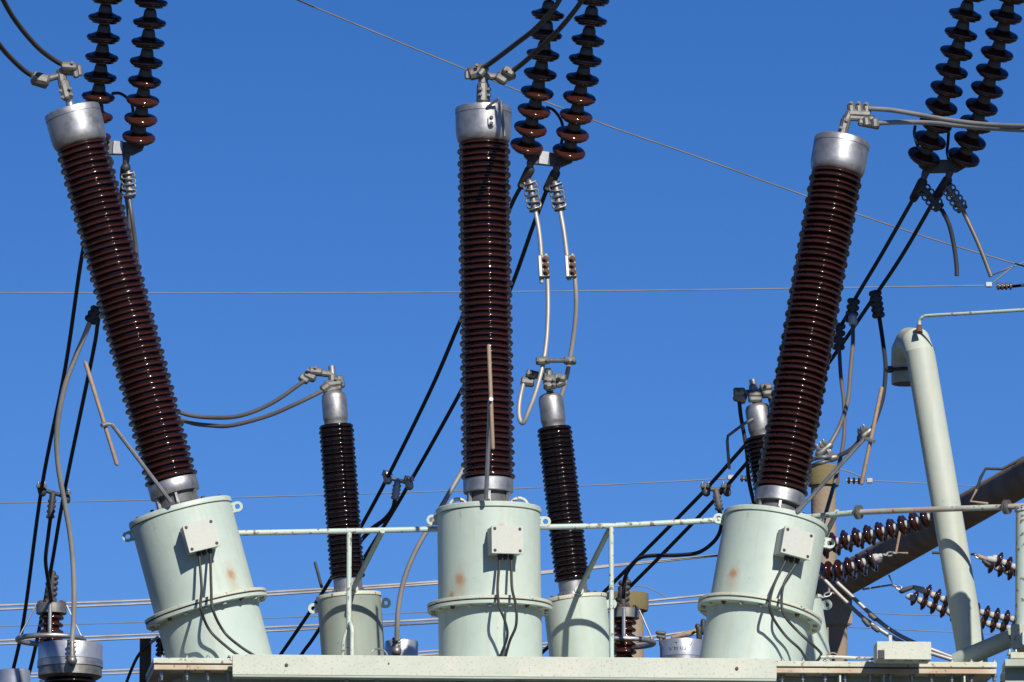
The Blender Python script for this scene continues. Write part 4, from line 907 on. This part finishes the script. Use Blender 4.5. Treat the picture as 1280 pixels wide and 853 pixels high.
def link_fit(pts, label, Y, lumps=()):
    t = thing('shackle_link', P(*pts[0], Y), label, 'shackle', 'galvanised shackle links on the far strings')
    k = pm(Y); W_ = [P(*p, Y) for p in pts]
    for i in range(len(W_) - 1):
        a, b = W_[i], W_[i + 1]; d = (b - a); n = d.length; F = frame((a + b) / 2, Vector((0, -1, .3)) if i % 2 else Vector((0, -.4, 1)), d)
        ring = [F @ Vector((n * .62 * math.cos(q), 2.6 * k * math.sin(q), 0)) for q in [R(j) for j in range(0, 360, 24)]]
        MB().tube(ring, 1.15 * k, 8, closed=True).build('chain_ring', M['zinc'], t)
    for l in lumps:
        mb = MB(); capsule(mb, (*l[0], Y), (*l[1], Y), l[2], l[3]); mb.build('end_fitting', M[l[4]], t)
link_fit([(1103, 694), (1109, 693.5), (1115, 692), (1121, 690.5)], 'shackle links tying the white-capped string to the beam bracket', 82, [((1092, 698), (1101, 695), 4.2, 3, 'cap_white')])
link_fit([(1116, 731), (1121, 733.5), (1126, 736)], 'shackle links left of the pair behind the vent pipe', 81.8, [((1127, 739), (1142, 734), 3.4, 2.4, 'dark'), ((1135, 746), (1140, 747.5), 3.2, 4.4, 'cap_white'), ((1144, 735), (1153, 738), 3.2, 4.4, 'cap_white')])
link_fit([(1215, 692), (1220, 694.5), (1225, 696.5)], 'shackle links at the start of the short pair near the column', 80.6, [((1224, 696), (1232, 699), 3, 3, 'tan'), ((1236, 699), (1242, 700), 4, 4.4, 'cap_white'), ((1230, 702), (1236, 706), 2.8, 3, 'dark')])
link_fit([(1024, 748), (1031, 745), (1038, 742)], 'shackle links on the shaded beam beside the rightmost turret', 87)
ct = thing('conductor_clamp', P(1027, 713, 82.5), 'bolted grey clamp cluster ending the strings beside the right turret', 'cable clamp')
for i, (a, b, r) in enumerate((((1026, 706), (1033, 712), 3.2), ((1023, 714), (1034, 718), 3.6), ((1028, 719), (1030, 724), 3), ((1026, 711), (1028, 720), 2.8), ((1033, 713), (1036, 719), 3))):
    mb = MB(); capsule(mb, (*a, 82.5), (*b, 82.5), r); mb.build('clamp_body', M['alu_old'], ct)
BG = 'pale bus leads sagging right below the far beam'
cond([(1027, 721, 82.5), (1040, 735, 82.5), (1055, 750, 82.5), (1081, 774, 82.5), (1116, 797, 82.5), (1150, 812, 82.5), (1200, 828, 82.5)], 'lower pale lead sagging from the string clamps behind the box', M['cable_pale'], .026, BG, 'bus_lead', 'cable')
cond([(1036, 718, 82.6), (1048, 730, 82.6), (1062, 743, 82.6), (1090, 769, 82.6), (1114, 788, 82.6), (1142, 803, 82.6), (1191, 822, 82.6), (1215, 830, 82.6)], 'upper pale lead sagging from the string clamps behind the box', M['cable_pale'], .026, BG, 'bus_lead', 'cable')
sb = thing('lead_spacer', P(1085, 779, 82.4), 'dark knobbly spacers between the sagging bus leads', 'spacer')
for p, q in (((1080, 775), (1085, 781)), ((1088, 769), (1094, 774)), ((1092, 784), (1097, 788))):
    mb = MB(); capsule(mb, (*p, 82.3), (*q, 82.3), 3.2); mb.build('spacer_knob', M['cap_grey'], sb)

# ------------------------------------------------------------------ arresters and instrument transformers behind
def arrester(cx, ytop, Y, ringy, label, ringdx=0):
    k = pm(Y); T = P(cx, ytop, Y); B = Vector((T.x, T.y, 0))
    t = thing('surge_arrester', B, label, 'surge arrester', 'red-brown arresters with grading rings')
    Z = lambda d: Matrix.Translation((T.x, T.y, T.z - d * k))
    f = MB().lathe([(18.2 * k, -13 * k), (19 * k, -12.4 * k), (19 * k, -1 * k), (18 * k, 0)], Z(0), 40).build('top_flange', M['alu_old'], t)
    for i in range(10): link('flange_bolt', BOLT_RUST, f, Matrix.Translation((T.x + 15.5 * k * math.cos(i * .63), T.y + 15.5 * k * math.sin(i * .63), T.z)))
    MB().lathe(shed_profile(-96 * k, -13 * k, 9, 15.6 * k, 15 * k, 10 * k, 4.2 * k), Z(0), 48).build('porcelain_insulator', M['porc_red'], t, None, 60)
    rr = P(cx + ringdx, ringy, Y); rp = [Vector((rr.x + 41 * k * math.cos(a), rr.y + 41 * k * math.sin(a), rr.z)) for a in [R(q) for q in range(0, 360, 6)]]
    MB().tube(rp, 3.3 * k, 14, closed=True).build('grading_ring', M['alu'], t)
    top = [T + Vector((19 * k * math.cos(a), 19 * k * math.sin(a), -2 * k)) for a in (R(185), R(-5), R(268), R(92))]
    for i, (a, q) in enumerate(zip(top, (R(190), R(-12), R(268), R(92)))):
        MB().tube([a, Vector((rr.x + 41 * k * math.cos(q), rr.y + 41 * k * math.sin(q), rr.z))] if i < 2 else [a, a - Vector((0, 0, (a.z - rr.z)))], (1.0 if i < 2 else 2.4) * k, 8).build('ring_strut', M['alu'], t)
    mb = MB(); capsule(mb, (cx - 1, ytop - 2, Y), (cx - 3, ytop - 22, Y), 5.5, 4.4); 
    for q in range(5): capsule(mb, (cx - 6 + q * .6, ytop - 4 - q * 7, Y), (cx + 3 + q * .6, ytop - 5 - q * 7, Y), 3.6)
    capsule(mb, (cx - 2, ytop - 2, Y), (cx + 2, ytop - 38, Y), 4.6, 3.6); mb.build('line_terminal', M['dark'], t)
    MB().lathe([(14 * k, 0), (14 * k, T.z - 96 * k)], Matrix.Translation(B), 28).build('support_post', M['zinc'], t)
arrester(64.5, 755, 58, 800, 'ringed red-brown arrester at bottom left corner', -1)
arrester(780, 761, 58.3, 804, 'ringed red-brown arrester behind the second rail post', -4)
def drum(cx, ytop, Y, half, label, fitting=None, fade=False):
    k = pm(Y); T = P(cx, ytop, Y); B = Vector((T.x, T.y, 0))
    t = thing('instrument_transformer', B, label, 'instrument transformer', 'silver topped instrument transformers')
    F = Matrix.Translation(T)
    MB().lathe([(half * k, -21 * k), (half * k, -3 * k), (half * k * .97, -.6 * k), (half * k * .9, 0)], F, 56).build('head_cover', M['silverpaint'], t)
    MB().lathe([((half + .8) * k, -30 * k), ((half + .8) * k, -21.6 * k)], F, 56).build('head_band', M['alu'], t)
    MB().lathe([((half - 5) * k, -44 * k), ((half - .5) * k, -41 * k), ((half - .5) * k, -30.2 * k)], F, 56).build('head_base', M['alu_old'], t)
    MB().lathe(shed_profile(-150 * k, -44 * k, 12, (half - 5) * k, (half - 7) * k, (half - 14) * k, 5 * k), F, 48).build('porcelain_insulator', M['porc_dark'], t, None, 60)
    MB().lathe([((half - 8) * k, 0), ((half - 8) * k, T.z - 150 * k)], Matrix.Translation(B), 28).build('support_post', M['zinc'], t)
    if fitting:
        x, y0, y1 = fitting; mb = MB(); Yf = Y - half * k - .06
        capsule(mb, (x, y0, Yf), (x, y1, Yf), 3.4, 4.2)
        for i in range(4): capsule(mb, (x - 3.5, y0 + (y1 - y0) * i / 4, Yf), (x + 3.5, y0 + (y1 - y0) * i / 4, Yf), 2)
        capsule(mb, (x, y1, Yf), (x, y1, Yf + .12), 6.5, 6); mb.build('line_terminal', M['alu_old'], t)
drum(88, 805, 54.5, 40, 'silver drum head of a transformer at bottom left, banded and shaded', (90, 803, 826))
drum(18, 838, 55, 20, 'small grey drum head cut by the bottom left corner')
drum(502, 801.5, 54, 20.5, 'silver drum head peeking over the channel left of the middle turret', (495.5, 799, 814))
drum(853, 801, 58, 28, 'silver drum head with scribbled marks left of the right turret')
# pencil-like scribble on that drum
sc = MB(); kd = pm(58); cz = P(853, 801, 58)
def onD(px, py):
    x = (px - 853) * kd; return Vector((cz.x + x, cz.y - math.sqrt(max(0, (28.3 * kd) ** 2 - x * x)), P(853, py, 58).z))
for st in ([(836, 812), (838, 816), (840, 812)], [(842, 812), (843, 814), (842, 816), (843.5, 812.5), (845, 813), (844, 816)], [(847, 812), (846, 816)], [(850, 812), (850, 815.5), (853, 815.5), (853, 812)], [(855, 812), (857, 813), (855.5, 814), (857, 815.5), (854.5, 816)], [(843, 807), (846, 806.5), (845, 809)], [(860, 808), (862, 811), (864, 807)]):
    sc.tube([onD(*p) for p in st], .35 * kd, 5)
tag(sc.build('handwritten_mark', M['rubber']), 'dark scribbled marks on the silver drum head', 'marking')
cond([(114, 399, 53.2), (104, 424, 53.25), (95, 445, 53.3), (80, 487, 53.4), (71, 540, 53.55), (73, 585, 53.7), (81, 630, 53.85), (89, 680, 54), (92.5, 730, 54.1), (92, 775, 54.16), (90, 803, 54.18)], 'long pale lead bowing down from left clamp to the silver drum head', M['cable_pale'], .021, DG, 'drop_lead', 'cable')
cond([(604, 540, 53.5), (590, 568, 53.5), (575, 594, 53.5), (548, 640, 53.5), (522, 684, 53.55), (506, 722, 53.6), (498, 760, 53.66), (496, 800, 53.76)], 'long pale lead sweeping down left of the middle turret', M['cable_pale'], .020, DG, 'drop_lead', 'cable')
# bus fittings beside the right turret
for dy, l in ((0, 'upper'), (4.5, 'lower')):
    wire([(795, 798 + dy, 59.5), (830, 794 + dy, 59.5), (872, 788 + dy, 59.5), (900, 784 + dy, 59.5)], l + ' short bus bar beside the ringed arrester right of the second rail post', .010, 'cable_pale', 'bus_bar', 'short bus bars near the right turret')
t = thing('bar_fitting', P(826, 795, 59), 'dark knobbed fitting on the short bus bars', 'fitting')
for p, q in (((822, 791), (830, 792)), ((823, 796), (830, 797)), ((826, 800), (826.5, 806))):
    mb = MB(); capsule(mb, (*p, 59), (*q, 59), 2.6); mb.build('knob', M['cap_grey'], t)
t = thing('cable_shoe', P(852, 795, 58.6), 'tan flattened cable shoe above the scribbled drum head', 'cable shoe')
mb = MB(); capsule(mb, (841, 797, 58.6), (862, 792, 58.6), 2.4, 4); capsule(mb, (862, 792, 58.6), (878, 784, 58.6), 3.5, 2.6); mb.build('shoe', M['tan'], t)
mb = MB(); capsule(mb, (874, 786, 58.5), (874, 800, 58.5), 4, 3.4); capsule(mb, (879, 777, 58.5), (879, 790, 58.5), 3.4, 4); capsule(mb, (872, 783, 58.5), (873, 786, 58.5), 3.4); capsule(mb, (873, 800, 58.5), (872, 820, 58.5), 1.8); mb.build('terminal_knobs', M['dark'], t)
